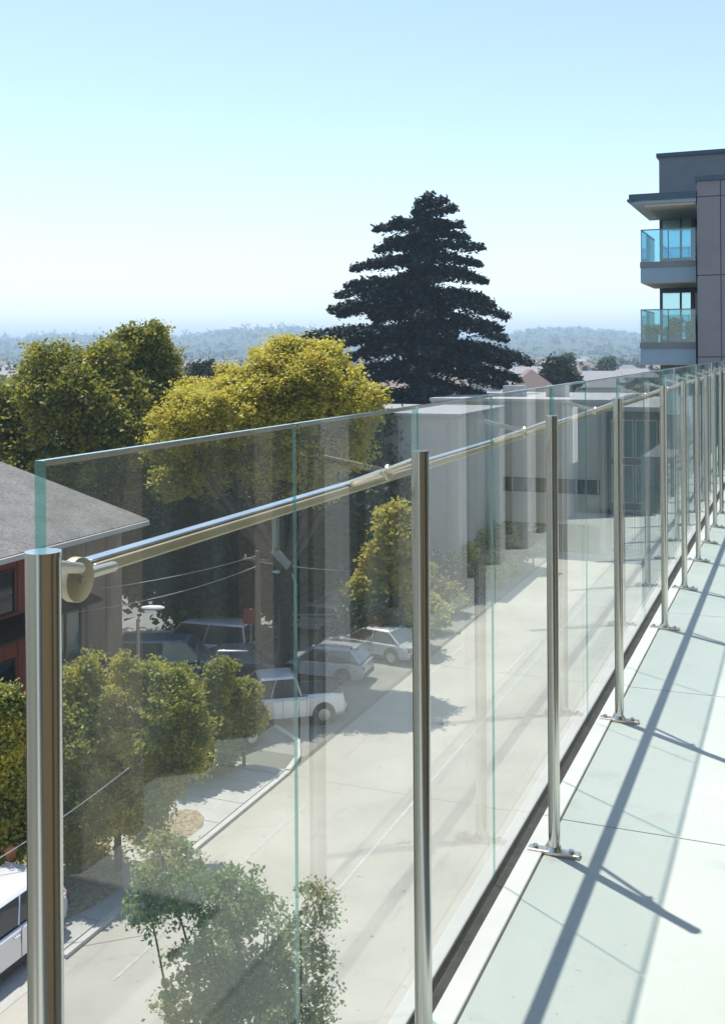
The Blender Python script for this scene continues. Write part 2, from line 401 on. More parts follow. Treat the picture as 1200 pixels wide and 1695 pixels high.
mb = MB()
for k in range(240):
    d = 950 + 2200 * random.random(); x = random.uniform(-300, 1500); px_, py_, h = hillpt(x, d)
    s_ = random.uniform(6, 13); a = random.uniform(0, 3)
    mb.box((px_, py_, h + 2.2), (s_, s_ * .7, 6), a, mi=random.choice([0, 0, 1]))
M['farwall'] = mat('far_wall', (.62, .60, .55)); M['farroof'] = mat('far_roof', (.22, .16, .13))
tag(mb.build('hillside_houses', [M['farwall'], M['farroof']]), 'tiny pale houses scattered over the far hills', 'houses', kind='stuff')
# mid-distance town carpet
pp = []; szs = []
for k in range(1500):
    d = random.uniform(190, 900); x = random.uniform(-300, 1500)
    p = C0 + d * (FW + (x - CX) / FPX * R0); r_ = random.uniform(2.2, 5.0)
    q = rng.normal(size=(60, 3)) * (r_ * .5, r_ * .5, r_ * .45) + (p.x, p.y, r_ * 1.0)
    pp.append(q); szs.append(np.full(60, r_ * .35))
tag(leafmesh('town_treetops', np.concatenate(pp), np.concatenate(szs), M['leaf_far'], asp=1.2), 'treetops of the town filling the flat ground below the hills', 'trees', kind='stuff')
mb = MB()
for k in range(240):
    d = random.uniform(200, 900); x = random.uniform(-300, 1500); p = C0 + d * (FW + (x - CX) / FPX * R0)
    s_ = random.uniform(8, 14); a = random.uniform(0, 1.5); hgt = random.uniform(5, 8)
    mb.box((p.x, p.y, hgt / 2), (s_, s_ * .7, hgt), a, mi=0)
    cs, sn = math.cos(a), math.sin(a)
    def T(i, j, z): return (p.x + i * cs - j * sn, p.y + i * sn + j * cs, z)
    A, B = s_ / 2 + .5, s_ * .35 + .5
    mb.add([T(-A, -B, hgt + .01), T(A, -B, hgt + .01), T(A, B, hgt + .01), T(-A, B, hgt + .01), T(-A + 1.5, 0, hgt + 2.2), T(A - 1.5, 0, hgt + 2.2)],
           [(0, 1, 5, 4), (1, 2, 5), (2, 3, 4, 5), (3, 0, 4)], random.choice([1, 2]))
M['farroof2'] = mat('far_roof_grey', (.28, .27, .26))
tag(mb.build('town_houses', [M['farwall'], M['farroof'], M['farroof2']]), 'small distant town houses among the treetops', 'houses', kind='stuff')

# ------------------------------------------------------------------ trees
def crown_pts(lobes, nclump, nleaf, csig, shell=.16, flat=.8):
    out = []
    tot = sum(l[3] * l[4] + l[3] * l[5] for l in lobes)
    for (cx_, cy_, cz_, a, b, c) in lobes:
        k = max(3, int(nclump * (a * b + a * c) / tot))
        if k > 30:
            ns = 11; sd = rng.normal(size=(ns, 3)); sd[:, 2] = sd[:, 2] * .9 + .25; sd /= np.linalg.norm(sd, axis=1)[:, None]
            sc_ = sd * rng.uniform(.62, .88, ns)[:, None] * (a, b, c); sr = rng.uniform(.26, .46, ns)
            kk = int(k * .8 / ns)
            for j_ in range(ns):
                d = rng.normal(size=(kk, 3)); d[:, 2] = d[:, 2] * .8 + .45; d /= np.linalg.norm(d, axis=1)[:, None]
                cc = d * (1 - np.abs(rng.normal(size=kk)) * .22)[:, None] * (a * sr[j_], b * sr[j_], c * sr[j_]) + sc_[j_] + (cx_, cy_, cz_)
                cs = csig * rng.uniform(.35, 1.1, kk)
                q = np.clip(rng.normal(size=(kk, nleaf, 3)), -1.7, 1.7) * (1, 1, flat) * cs[:, None, None] + cc[:, None, :]
                out.append(q.reshape(-1, 3))
            k = int(k * .3); a, b, c = a * .86, b * .86, c * .86
        d = rng.normal(size=(k, 3)); d[:, 2] = d[:, 2] * .95 + .12; d /= np.linalg.norm(d, axis=1)[:, None]
        r_ = 1 - np.abs(rng.normal(size=k)) * shell * 1.3 + rng.uniform(0, .22, k) * (rng.random(k) < .45)
        cc = d * r_[:, None] * (a, b, c) + (cx_, cy_, cz_)
        cs = csig * rng.uniform(.4, 1.45, k)
        q = np.clip(rng.normal(size=(k, nleaf, 3)), -1.5, 1.5) * (1, 1, flat) * cs[:, None, None] + cc[:, None, :]
        # squash clumps so that their lower side is hollow
        out.append(q.reshape(-1, 3))
    return np.concatenate(out)

def limb(mb, a, b, r0, r1, bend=.3, n=5):
    a, b = Vector(a), Vector(b); L = (b - a).length; off = Vector((random.uniform(-1, 1), random.uniform(-1, 1), random.uniform(-.3, .6))) * bend * L * .3
    pts = [a.lerp(b, i / n) + off * math.sin(math.pi * i / n) for i in range(n + 1)]
    mb.tube(pts, [r0 + (r1 - r0) * i / n for i in range(n + 1)], 7)

def tree(name, label, cat, base, z, lobes_px, m, nclump, nleaf, csig, leaf, trunk_r=.2, fork=.45, group=None, depth=.9, up=.3, lean=(0, 0), extra=0.1):
    """lobes_px: (x, y, radius_px_x, radius_px_y, depth offset in metres) in photo pixels at depth z"""
    base = Vector(base); base.z = max(0, base.z)
    root = empty(name, base); tag(root, label, cat, group)
    L = []
    for (x, y, a, b, dz) in lobes_px:
        c = P(x, y, z + dz) - base; a_, b_ = a * z / FPX, b * z / FPX
        L.append((c.x, c.y, c.z, a_, a_ * depth, b_))
    top = sum((Vector(l[:3]) for l in L), Vector()) / len(L)
    fz = max(.6, top.z * fork); f = Vector((lean[0], lean[1], fz))
    mb = MB(); mb.tube([(0, 0, -.1), (lean[0] * .3, lean[1] * .3, fz * .35), f * .7 + Vector((0, 0, 0)), f], [trunk_r * 1.25, trunk_r, trunk_r * .9, trunk_r * .85], 9)
    for l in L:
        limb(mb, f - Vector((0, 0, fz * .1)), Vector(l[:3]) + Vector((0, 0, l[5] * .3)), trunk_r * .6, trunk_r * .12)
        for _ in range(3):
            e = Vector(l[:3]) + Vector((random.uniform(-.7, .7) * l[3], random.uniform(-.7, .7) * l[4], random.uniform(-.2, .7) * l[5]))
            limb(mb, Vector(l[:3]) - Vector((0, 0, l[5] * .3)), e, trunk_r * .25, trunk_r * .06)
    mb.build('trunk', M['bark'], root, smooth=True)
    pts = crown_pts(L, nclump, nleaf, csig)
    if extra:
        k = int(len(pts) * extra); idx = rng.integers(0, len(L), k); LL = np.array(L)
        q = np.clip(rng.normal(size=(k, 3)), -1.9, 1.9) * .42 * LL[idx, 3:6] + LL[idx, :3]; pts = np.concatenate([pts, q])
    leafmesh('crown', pts, leaf, m, root, up=up)
    return root

def gpt(x, z, h=0):
    "ground point below image column x at depth z"
    p = C0 + z * (FW + (x - CX) / FPX * R0); p.z = h; return p

tree('broadleaf_tree', 'large dark olive tree with an open rounded top rising above the hills at left', 'tree', gpt(110, 50), 50,
     [(150, 640, 85, 70, 0), (90, 660, 70, 85, -2), (185, 700, 80, 90, -1), (20, 690, 65, 70, 1), (-60, 700, 80, 80, 0), (238, 580, 50, 50, 2), (195, 590, 35, 38, 1.5), (270, 670, 50, 55, 2),
      (110, 780, 120, 90, 0), (230, 790, 80, 90, 1), (0, 800, 120, 90, 0), (255, 605, 38, 45, 2.5)],
     M['leaf_dark'], 3000, 50, .32, .125, .38)
tree('golden_tree', 'broad golden yellow tree in full sun rising behind the glass at centre left', 'tree', gpt(470, 46), 46,
     [(500, 625, 95, 58, 0), (560, 660, 68, 60, -1), (420, 660, 70, 50, -1), (350, 690, 78, 52, -2), (460, 700, 110, 70, 0), (300, 715, 40, 35, -1.5), (590, 690, 42, 40, 0), (455, 600, 45, 30, 1), (520, 598, 50, 30, 1), (410, 630, 30, 22, 0), (345, 735, 60, 45, 0), (280, 800, 28, 30, -1), (430, 760, 60, 50, 0), (385, 625, 26, 20, 1), (610, 655, 22, 22, 0), (270, 740, 24, 24, 0), (560, 735, 60, 50, 0), (480, 790, 80, 50, 0), (400, 700, 40, 40, -2), (470, 575, 26, 16, 0), (545, 590, 24, 18, 0), (360, 650, 22, 18, 0), (318, 655, 30, 26, 1), (300, 695, 34, 36, 0), (330, 790, 50, 36, 0)],
     M['leaf_gold'], 3200, 48, .24, .10, .32, up=.5)
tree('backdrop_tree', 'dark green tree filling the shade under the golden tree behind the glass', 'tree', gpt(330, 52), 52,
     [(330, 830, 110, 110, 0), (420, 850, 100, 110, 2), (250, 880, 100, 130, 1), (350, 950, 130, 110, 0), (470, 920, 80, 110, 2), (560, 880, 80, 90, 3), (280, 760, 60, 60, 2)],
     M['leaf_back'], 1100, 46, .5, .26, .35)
tree('small_yellow_tree', 'small yellow tree seen through the pane left of the second post', 'tree', gpt(630, 51), 51,
     [(650, 880, 38, 48, 0), (620, 990, 42, 38, 0), (660, 960, 40, 60, .5), (625, 930, 24, 30, 0), (650, 1030, 48, 30, 0)],
     M['leaf_gold'], 420, 44, .28, .15, .14, up=.4)
tree('street_tree', 'leafy street tree with straight trunk standing in the far pavement bed', 'tree', G(196, 1440, .13), 28.8,
     [(160, 1185, 62, 62, 0), (120, 1250, 60, 80, -.5), (210, 1250, 70, 75, 0), (170, 1330, 85, 70, 0), (265, 1170, 55, 60, .6), (290, 1240, 50, 65, .8), (240, 1320, 60, 60, .3), (310, 1160, 30, 35, 1), (105, 1145, 30, 35, 0), (150, 1112, 20, 24, 0), (205, 1108, 22, 26, .3), (250, 1118, 20, 20, .5), (290, 1128, 18, 22, .8), (128, 1395, 26, 14, 0), (250, 1385, 24, 16, 0), (335, 1215, 20, 26, .8)],
     M['leaf_street'], 1350, 50, .15, .070, .10, fork=.4, group='street trees on the far pavement')
tree('street_tree', 'yellowing street tree with slanting trunk half hidden behind the nearest post', 'tree', G(112, 1497, .13), 27.2,
     [(-10, 1250, 50, 80, 0), (20, 1330, 48, 80, 0), (-40, 1340, 60, 90, 0), (30, 1200, 22, 40, 0), (60, 1330, 45, 60, .3), (38, 1170, 14, 18, 0), (10, 1160, 16, 22, 0), (20, 1405, 22, 16, 0)],
     M['leaf_street'], 900, 50, .15, .070, .10, fork=.42, lean=(-.5, -.2), group='street trees on the far pavement')
tree('pavement_tree', 'pale green open tree on the near pavement seen below through the glass', 'tree', gpt(330, 13.2, .13), 12.6,
     [(270, 1430, 60, 42, 0), (245, 1500, 42, 30, -.2), (330, 1500, 80, 50, .2), (400, 1480, 50, 45, .3), (350, 1570, 75, 60, 0), (440, 1560, 75, 75, .4), (330, 1650, 80, 60, 0), (450, 1650, 85, 60, .2), (520, 1520, 35, 60, .5), (520, 1640, 45, 70, .4), (390, 1720, 120, 60, 0)],
     M['leaf_near'], 520, 48, .085, .036, .06, fork=.5, group=None, extra=.03)
for (x, z, lob, lab) in (
    (330, 35, [(290, 1150, 55, 50, 0), (270, 1220, 60, 60, 0), (320, 1240, 50, 50, 0), (345, 1200, 36, 60, .5), (260, 1290, 50, 30, 0)], 'dense shrub mass with yellow tips beside the parked cars'),
    (365, 35.5, [(366, 1120, 18, 30, 0), (366, 1170, 20, 40, 0), (368, 1230, 20, 50, 0)], 'narrow upright yellow shrub in front of the slim standing pole'),
    (400, 36, [(405, 1150, 24, 22, 0), (395, 1180, 26, 26, 0), (415, 1190, 24, 20, 0)], 'low round green shrub just left of the white pickup')):
    tree('shrub', lab, 'shrub', gpt(x, z), z, lob, M['leaf_street'], 480, 50, .15, .080, .06, group=None)
tree('dark_tree', 'dark bushy tree standing by the far brown roofed house right of the conifer', 'tree', gpt(922, 120), 120,
     [(922, 610, 16, 18, 0), (915, 625, 20, 18, 0), (935, 630, 18, 16, 0), (918, 650, 26, 22, 0)], M['leaf_far'], 300, 40, .5, .3, .25)
tree('slim_tree', 'pale green pointed tree in the haze right of the dark bushy tree', 'tree', gpt(942, 200), 200,
     [(942, 596, 4, 9, 0), (942, 608, 7, 10, 0), (943, 622, 9, 12, 0)], M['leaf_pale'], 130, 40, .5, .35, .2)
tree('round_tree', 'pale green round tree in the haze below the right hill', 'tree', gpt(1006, 220), 220,
     [(1006, 603, 9, 8, 0), (1002, 612, 12, 9, 0)], M['leaf_pale'], 130, 40, .6, .4, .2)
tree('grey_tree', 'grey thin tree showing between the dark olive and golden trees', 'tree', gpt(338, 110), 110,
     [(338, 612, 16, 12, 0), (335, 630, 22, 16, 0), (350, 620, 12, 12, 0)], M['leaf_far'], 160, 34, .5, .26, .2)

# dark layered conifer
def conifer():
    z = 85.0; s = z / FPX; base = gpt(697, z); root = empty('conifer', base)
    tag(root, 'tall dark blue green conifer with layered boughs standing against the sky', 'tree')
    topz = P(697, 330, z).z
    mb = MB(); mb.tube([(0, 0, -.1), (0, 0, 6), (.1, 0, 14), (0, .1, 20), (-.05, 0, topz - .3)], [.75, .6, .4, .2, .05], 10)
    tips = [(739, 331, 345), (715, 322, 335), (752, 346, 362), (690, 335, 345), (684, 352, 362), (741, 372, 372), (621, 379, 372), (650, 368, 375), (777, 391, 388), (765, 372, 385),
            (640, 398, 395), (798, 412, 408), (622, 412, 405), (799, 437, 425), (583, 445, 425), (615, 440, 430), (801, 468, 450), (780, 455, 445),
            (573, 472, 465), (555, 489, 475), (600, 492, 480), (805, 495, 480), (546, 513, 495), (838, 525, 500), (815, 505, 495), (560, 520, 505), (842, 562, 530), (825, 545, 520),
            (506, 557, 550), (530, 560, 548), (560, 570, 560), (880, 601, 570), (860, 590, 565), (845, 605, 580), (865, 630, 600), (850, 645, 610), (545, 600, 580), (570, 620, 600), (590, 640, 610), (600, 580, 560)]
    pts = []
    def bough(tip, by, dens=1.0):
        by = float(by); a = Vector((0, 0, P(697, by, z).z)); L = (tip - a).length
        d = Vector((tip.x - a.x, tip.y - a.y, 0)); dn = d.normalized(); sd = Vector((-dn.y, dn.x, 0))
        n = 6; path = []
        for i in range(n + 1):
            t = i / n; p = a.lerp(tip, t); p.z += math.sin(t * math.pi) * .05 * L; path.append(p)
        mb.tube(path, [.14 - .11 * i / n for i in range(n + 1)], 5)
        k = int(L * 150 * dens) + 60
        for _ in range(k):
            t = random.random() ** .75; p = a.lerp(tip, t); p.z += math.sin(t * math.pi) * .05 * L
            wd = L * .20 * math.sin(min(1, t * 1.02) * math.pi) ** .6 + .12
            q = p + sd * random.gauss(0, .55) * wd
            u = random.random(); q.z += random.gauss(.05, .15) if u < .55 else -abs(random.gauss(0, .46)) * (1.25 - t)
            q += dn * random.gauss(0, .15)
            pts.append(q)
    for (x, y, by) in tips:
        dy = random.uniform(-1.6, 1.6) * min(1, abs(x - 697) / 60)
        t = P(x, y, z) - base; t += FW * dy; bough(t, by, 1.35)
    for k in range(66):      # boughs toward and away from the camera, and fill
        y = 345 + 305 * (k / 66) ** .85; half = np.interp(y, [330, 380, 440, 500, 560, 600, 650], [1.0, 2.2, 4.0, 5.6, 6.8, 7.6, 7.4])
        an = random.uniform(0, 6.283); r_ = half * random.uniform(.38, .76)
        tz = P(697, y + random.uniform(-6, 34), z).z
        bough(Vector((math.cos(an) * r_, math.sin(an) * r_, tz)), y, 1.0)
    for k in range(46):       # lower skirt
        zz = random.uniform(1.5, 10.2); an = random.uniform(0, 6.283); r_ = random.uniform(4.5, 7.8)
        a = Vector((math.cos(an) * r_, math.sin(an) * r_, zz))
        by = 582 + (HS - zz - 1) / s; bough(a, by, .7)
    mb.build('trunk', M['bark'], root, smooth=True)
    leafmesh('crown', np.array([tuple(p) for p in pts]), .20, M['needle'], root, up=.5, asp=1.9)
conifer()

# backdrop wood to the left below the skyline, and behind the parking lot
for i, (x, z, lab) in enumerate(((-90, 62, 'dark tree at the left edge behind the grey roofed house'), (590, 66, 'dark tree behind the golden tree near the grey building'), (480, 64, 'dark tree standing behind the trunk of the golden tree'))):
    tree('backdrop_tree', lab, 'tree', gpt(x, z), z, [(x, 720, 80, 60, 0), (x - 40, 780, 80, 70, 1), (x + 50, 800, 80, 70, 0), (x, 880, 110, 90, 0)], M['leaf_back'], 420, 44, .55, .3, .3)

# ------------------------------------------------------------------ terrace and own building
terr = MB().box(((-.87 + 4.4) / 2 - .08, 16, FT - .20), (5.25, 52, .34)).build('terrace_slab', M['fascia']); terr['kind'] = 'structure'
# floor slabs: visible joints
fl = empty('terrace_floor', (0, 0, 0)); fl['kind'] = 'structure'
ys = [-6, -2.56, -1.01, .54, 2.09, 3.64, 5.19, 6.74, 8.29, 9.84, 11.39, 12.94, 14.49, 16.04, 17.59, 19.2, 22, 26, 30, 36, 41.5]
for a, b in zip(ys[:-1], ys[1:]):
    MB().box((( -.772 + 1.1) / 2, (a + b) / 2, FT - .015), (1.872 - .005, b - a - .005, .03)).build('floor_slab', M['floor'], fl, bevel=.0015)
    MB().box(((1.105 + 4.4) / 2, (a + b) / 2, FT - .015), (3.29, b - a - .005, .03)).build('floor_slab', M['floor'], fl, bevel=.0015)
ks = empty('edge_kerb', (0, 0, 0)); ks['kind'] = 'structure'
for a, b in zip(ys[:-1], ys[1:]):
    MB().box((-.804, (a + b) / 2, FT - .010), (.060, b - a - .003, .032)).build('kerb_stone', M['kerb'], ks, bevel=.004)
ch = MB(); ch.box((-.852, 16, FT - .014), (.034, 50, .02)); ch.box((-.8725, 16, FT + .004), (.0045, 50, .02))
ch.build('glazing_channel', M['channel'])['kind'] = 'structure'

# own building wall to the right of the walkway (mirrored in the panes)
M['render_tan'] = mat('tan_render', (.38, .31, .22), (.44, .37, .27), rough=.85, scale=3, bump=.3)
M['render_pale'] = mat('pale_render', (.62, .60, .54), (.68, .66, .60), rough=.85, scale=2, bump=.25)
M['bronze'] = mat('bronze_frame', (.05, .035, .022), (.07, .05, .03), rough=.4, metal=.6)
M['brown_cladding'] = mat('brown_cladding', (.42, .25, .11), (.48, .29, .13), rough=.7, scale=2)
M['darkglass'] = mat('dark_window', (.012, .016, .018), None, rough=.06, spec=.6)
M['blindglass'] = mat('window_with_blinds', (.07, .10, .085), (.10, .14, .12), rough=.12, scale=2)
M['tealglass'] = mat('teal_window', (.03, .10, .12), None, rough=.05, spec=1.0)
WX = .34
tb = empty('terrace_building', (WX, 0, FT)); tag(tb, 'own building wall of pale columns and dark windows mirrored in the glass', 'building')
MB().box((2.2, 3.2, 1.45), (4.0, 14.4, 2.9)).build('wall', M['brown_cladding'], tb)
MB().box((-.37, 15.6, 1.45), (.74, 10, 2.9)).build('end_bay', M['tealglass'], tb)
for k_ in range(8): MB().box((-.745, 10.8 + k_ * 1.3, 1.45), (.03, .09, 2.88)).build('mullion', M['render_pale'] if k_ % 2 else M['bronze'], tb)
MB().box((2.2, 3.2, 3.02), (4.2, 14.8, .2)).build('roof_slab', M['fascia'], tb)
MB().box((-.68, -1.65, 2.98), (1.56, 10.0, .12)).build('overhang', M['fascia'], tb)
def wallbox(nm, y0, y1, d, z0, z1, m): return MB().box((.2 - d / 2 - .001, (y0 + y1) / 2, (z0 + z1) / 2), (d, y1 - y0, z1 - z0)).build(nm, m, tb, bevel=.006)
for (a, b, m, d) in ((2.72, 3.06, 'render_tan', .2), (3.54, 3.63, 'bronze', .14), (3.95, 4.12, 'render_tan', .15), (4.50, 4.84, 'render_pale', .2), (5.85, 6.95, 'render_pale', .16), (7.3, 7.42, 'render_tan', .14), (7.8, 7.95, 'render_pale', .16), (8.5, 8.8, 'render_pale', .2), (9.3, 9.5, 'render_tan', .16), (10.0, 10.35, 'render_pale', .2), (-1.0, .9, 'brown_cladding', .14), (1.2, 1.9, 'brown_cladding', .10)):
    wallbox('column', a, b, d, 0, 2.9, M[m])
for (a, b) in ((-4, -1.0), (.9, 1.2), (1.9, 2.72), (3.06, 3.54), (3.63, 3.95), (4.12, 4.50), (4.84, 5.85), (6.95, 7.3), (7.42, 7.8), (7.95, 8.5), (8.8, 9.3), (9.5, 10.0)):
    g_ = wallbox('window', a + .01, b - .01, .04, .12, 2.55, M['blindglass'])
    n = max(1, round((b - a) / .45))
    for i in range(n + 1):
        y_ = a + .03 + (b - a - .06) * i / n
        MB().box((.2 - .055, y_, 1.33), (.05, .035, 2.43)).build('mullion', M['bronze'], g_)
hr = MB(); hr.tube([(.02, 4.6, .94), (.02, 5.8, .94)], .02, 10); hr.tube([(.02, 4.7, .93), (.12, 4.7, .86)], .01, 6); hr.tube([(.02, 5.6, .93), (.12, 5.6, .86)], .01, 6)
hr.build('wall_handrail', M['steel2'], tb, smooth=True)

# supporting facade under the terrace
M['stucco'] = mat('grey_stucco', (.30, .31, .30), (.36, .37, .35), rough=.9, scale=.6, bump=.2)
lb = empty('lower_storeys', (0, 0, 0)); tag(lb, 'storeys of our own building below the terrace', 'building')
MB().box((9.2, 22, (FT - .4) / 2), (20, 50, FT - .4)).build('wall', M['stucco'], lb)

M['galv'] = mat('galvanised', (.30, .31, .31), None, rough=.5, metal=.6)
# ------------------------------------------------------------------ glass balustrade
bal = empty('glass_balustrade', (-.868, 1.0, FT)); tag(bal, 'clear glass terrace balustrade with slim steel posts and an outer flat rail', 'balustrade')
ZG = lambda x, L: FPX * L * 1 / math.cos(TH) ** 2 * math.cos(TH) / (1328 - x)   # depth of column x on a plane L left of the camera
def tat(x, L):
    z = FPX * L / math.cos(TH) / (1328 - x); return (z - L * math.sin(TH)) / math.cos(TH)
GL, PL, RL = .868, .74, 1.018
HG, HP, HR = 1.488, 1.392, 1.270
THK = .017
pxs = [70, 694, 912, 1021, 1097, 1130, 1153, 1168, 1181, 1192, 1201, 1209, 1216, 1222, 1228, 1233]
post_t = [tat(x, PL) for x in pxs]
def make_post():
    mb = MB(); mb.tube([(0, 0, .012), (0, 0, HP - .006)], .0185, 28)
    mb.tube([(0, 0, HP - .006), (0, 0, HP)], .0192, 28)
    pst = mb.build('post', M['steel'], None, smooth=True)
    b = MB(); b.box((0.0, -.004, .006), (.165, .036, .012)); bp = b.build('base_plate', M['steel2'], pst, bevel=.002)
    c = MB(); c.tube([(0, 0, .012), (0, 0, .024)], [.026, .021], 20); c.build('collar', M['steel'], pst, smooth=True)
    d = MB(); d.tube([(.055, -.004, .012), (.055, -.004, .021)], .009, 6); d.build('bolt', M['steel'], pst)
    d2 = MB(); d2.tube([(-.06, -.004, .012), (-.06, -.004, .021)], .009, 6); d2.build('bolt', M['steel'], pst)
    s_ = MB(); s_.tube([(-.01, .0, 1.372), (-.128, .12, 1.330)], .0075, 10); s_.tube([(-.128, .12, 1.330), (-(RL - PL) + .01, .25, HR + .012)], .0085, 10); s_.tube([(-.1175, .115, 1.331), (-.112, .115, 1.331)], .018, 16)
    s_.build('rail_bracket', M['steel2'], pst, smooth=True)
    return pst
p0 = make_post(); p0.parent = bal
off = lambda X, Y: Vector((X + .868, Y - 1.0, 0))
p0.location = off(-PL, post_t[0])
for o_ in list(p0.children):
    if o_.name.startswith('rail_bracket'): p_br = o_
for t_ in post_t[1:]:
    c = copy_tree(p0, bal); c.location = off(-PL, t_)
bpy.data.objects.remove(p_br)
seam_x = [66, 485, 684.5, 812, 911.5, 968, 1021, 1064, 1097, 1116, 1131, 1143, 1154, 1164, 1173, 1181, 1188, 1195, 1202, 1209, 1216, 1223]
seam_t = [tat(x, GL) for x in seam_x]
seam_t += [seam_t[-1] + 1.1 * k for k in range(1, 8)]
for i in range(len(seam_t) - 1):
    gap0 = .0 if i == 0 else (.014 if i % 2 == 0 else .006); gap1 = .014 if i % 2 == 1 else .006
    gap0 /= 2; gap1 /= 2
    a, b = seam_t[i] + gap0, seam_t[i + 1] - gap1
    mb = MB(); mb.box((0, 0, 0), (THK, b - a, HG - .0)); mb.m = [3, 2, 3 if i % 2 else 1, 0, 3, 3]
    hl, ht = (b - a) / 2, HG / 2
    if i % 2: mb.add([(-.0035, -hl - .0004, -ht), (.0035, -hl - .0004, -ht), (.0035, -hl - .0004, ht), (-.0035, -hl - .0004, ht)], [(0, 1, 2, 3)], 1)
    mb.add([(THK / 2 + .0006, -hl, ht - .0065), (THK / 2 + .0006, hl, ht - .0065), (THK / 2 - .002, hl, ht + .0008), (THK / 2 - .002, -hl, ht + .0008)], [(0, 1, 2, 3)], 4)  # sloping strip that carries the painted top edge highlight
    o = mb.build('glass_pane', [M['glass'], M['edge'], M['edge_top'], M['glass_out'], M['arris_highlight']], bal); o.location = off(-GL, (a + b) / 2) + Vector((0, 0, HG / 2 - .02))
# outer flat rail
r0_, r1_ = tat(140, RL), seam_t[-1]
tp_ = MB(); tp_.box((-RL + .868, (r0_ + r1_) / 2 - 1.0, HR + .0125), (.024, r1_ - r0_, .004)); tp_.build('rail_top_highlight', M['rail_top_highlight'], bal, bevel=.0015)  # separate strip added to carry the rail's painted highlight
rl = MB(); rl.box((0, 0, -.001), (.038, r1_ - r0_, .019)); o = rl.build('handrail', M['steel2'], bal, bevel=.004); o.data.materials[0] = M['rail']; o.location = off(-RL, (r0_ + r1_) / 2) + Vector((0, 0, HR))
fz = .90; ft_ = tat(126, fz)
fg = MB(); fg.tube([(.006, 0, 0), (-.008, 0, 0)], .030, 32); o = fg.build('end_flange', M['rail'], bal, smooth=True, bevel=.001); o.location = off(-fz, ft_) + Vector((0, 0, 1.297))
MB().tube([(.004, 0, 0), (.0115, 0, 0)], .0055, 12).build('flange_bolt', M['steel'], o, smooth=True)
st = MB(); st.tube([(.155, tat(70, PL) - ft_ + .01, .078), (.012, -.01, .018)], .0075, 10); st.tube([(-.012, 0, .0), (-(RL - fz) + .03, r0_ - ft_ + .03, -.027)], .008, 10)
o = st.build('rail_stub', M['steel2'], bal, smooth=True); o.location = off(-fz, ft_) + Vector((0, 0, 1.297))
for k, x in enumerate((455,)):
    t_ = tat(x, RL)
    b = MB(); b.box((0, 0, -.04), (.010, .014, .07)); b.bar((.0, -.01, -.07), (.03, .0, -.105), .05, .006)
    o = b.build('clamp_bracket', M['galv'], bal, bevel=0); o.location = off(-RL, t_) + Vector((0, 0, HR - .01))

# ------------------------------------------------------------------ buildings
M['shingle'] = mat('grey_shingle', (.17, .165, .15), (.24, .23, .21), rough=.95, scale=1.1, bump=.6, bscale=9, fine=.3, bdist=.03)
M['redwall'] = mat('rust_red_siding', (.23, .075, .048), (.28, .09, .058), rough=.85, scale=1.5, stretch=(3, 3, .4), bump=.2)
M['brownwall'] = mat('brown_siding', (.27, .20, .15), (.33, .25, .19), rough=.85, scale=2, stretch=(3, 3, .4), bump=.2)
M['trimwhite'] = mat('pale_trim', (.55, .53, .49), None, rough=.6)
M['curtain'] = mat('curtain', (.22, .22, .20), (.36, .35, .32), rough=.9, scale=6, stretch=(6, 6, .2))

def win(parent, face, u, z, w_, h_, frame, pane, depth=.12, wall=0.0, bars=1):
    """window on an axis-aligned face; face 'x+' means normal +X at x=wall, 'y-' normal -Y at y=wall; u along the face"""
    def bx(mb, u0, u1, z0, z1, d0, d1):
        cu, cz, cd = (u0 + u1) / 2, (z0 + z1) / 2, (d0 + d1) / 2
        if face == 'x+': mb.box((wall + cd, cu, cz), (abs(d1 - d0), u1 - u0, z1 - z0))
        else: mb.box((cu, wall - cd, cz), (u1 - u0, abs(d1 - d0), z1 - z0))
    f = MB(); t = .07
    bx(f, u - w_ / 2 - t, u + w_ / 2 + t, z + h_ / 2, z + h_ / 2 + t, -.02, .06); bx(f, u - w_ / 2 - t, u + w_ / 2 + t, z - h_ / 2 - t, z - h_ / 2, -.02, .08)
    bx(f, u - w_ / 2 - t, u - w_ / 2, z - h_ / 2, z + h_ / 2, -.02, .055); bx(f, u + w_ / 2, u + w_ / 2 + t, z - h_ / 2, z + h_ / 2, -.02, .055)
    for i in range(1, bars + 1):
        uu = u - w_ / 2 + w_ * i / (bars + 1); bx(f, uu - .03, uu + .03, z - h_ / 2, z + h_ / 2, .0, .045)
    fo = f.build('window', frame, parent)
    p = MB(); bx(p, u - w_ / 2, u + w_ / 2, z - h_ / 2, z + h_ / 2, .002, .02); p.build('pane', pane, fo)
    return fo

# grey-roofed house across the street; its long side faces the street (+X)
hx, hy1 = -24.4, 35.4
hs = empty('house', (hx, 24.0, 0)); tag(hs, 'two storey house with rust red and brown walls under a grey shingle roof', 'house')
EH = 7.45
MB().box((-4.5, -5.2, EH / 2), (9.0, 21.6, EH)).build('wall', M['redwall'], hs)
MB().box((-4.45, 8.15, EH / 2), (9.1, 5.1, EH)).build('wall', M['brownwall'], hs)['label'] = 'brown end wall'
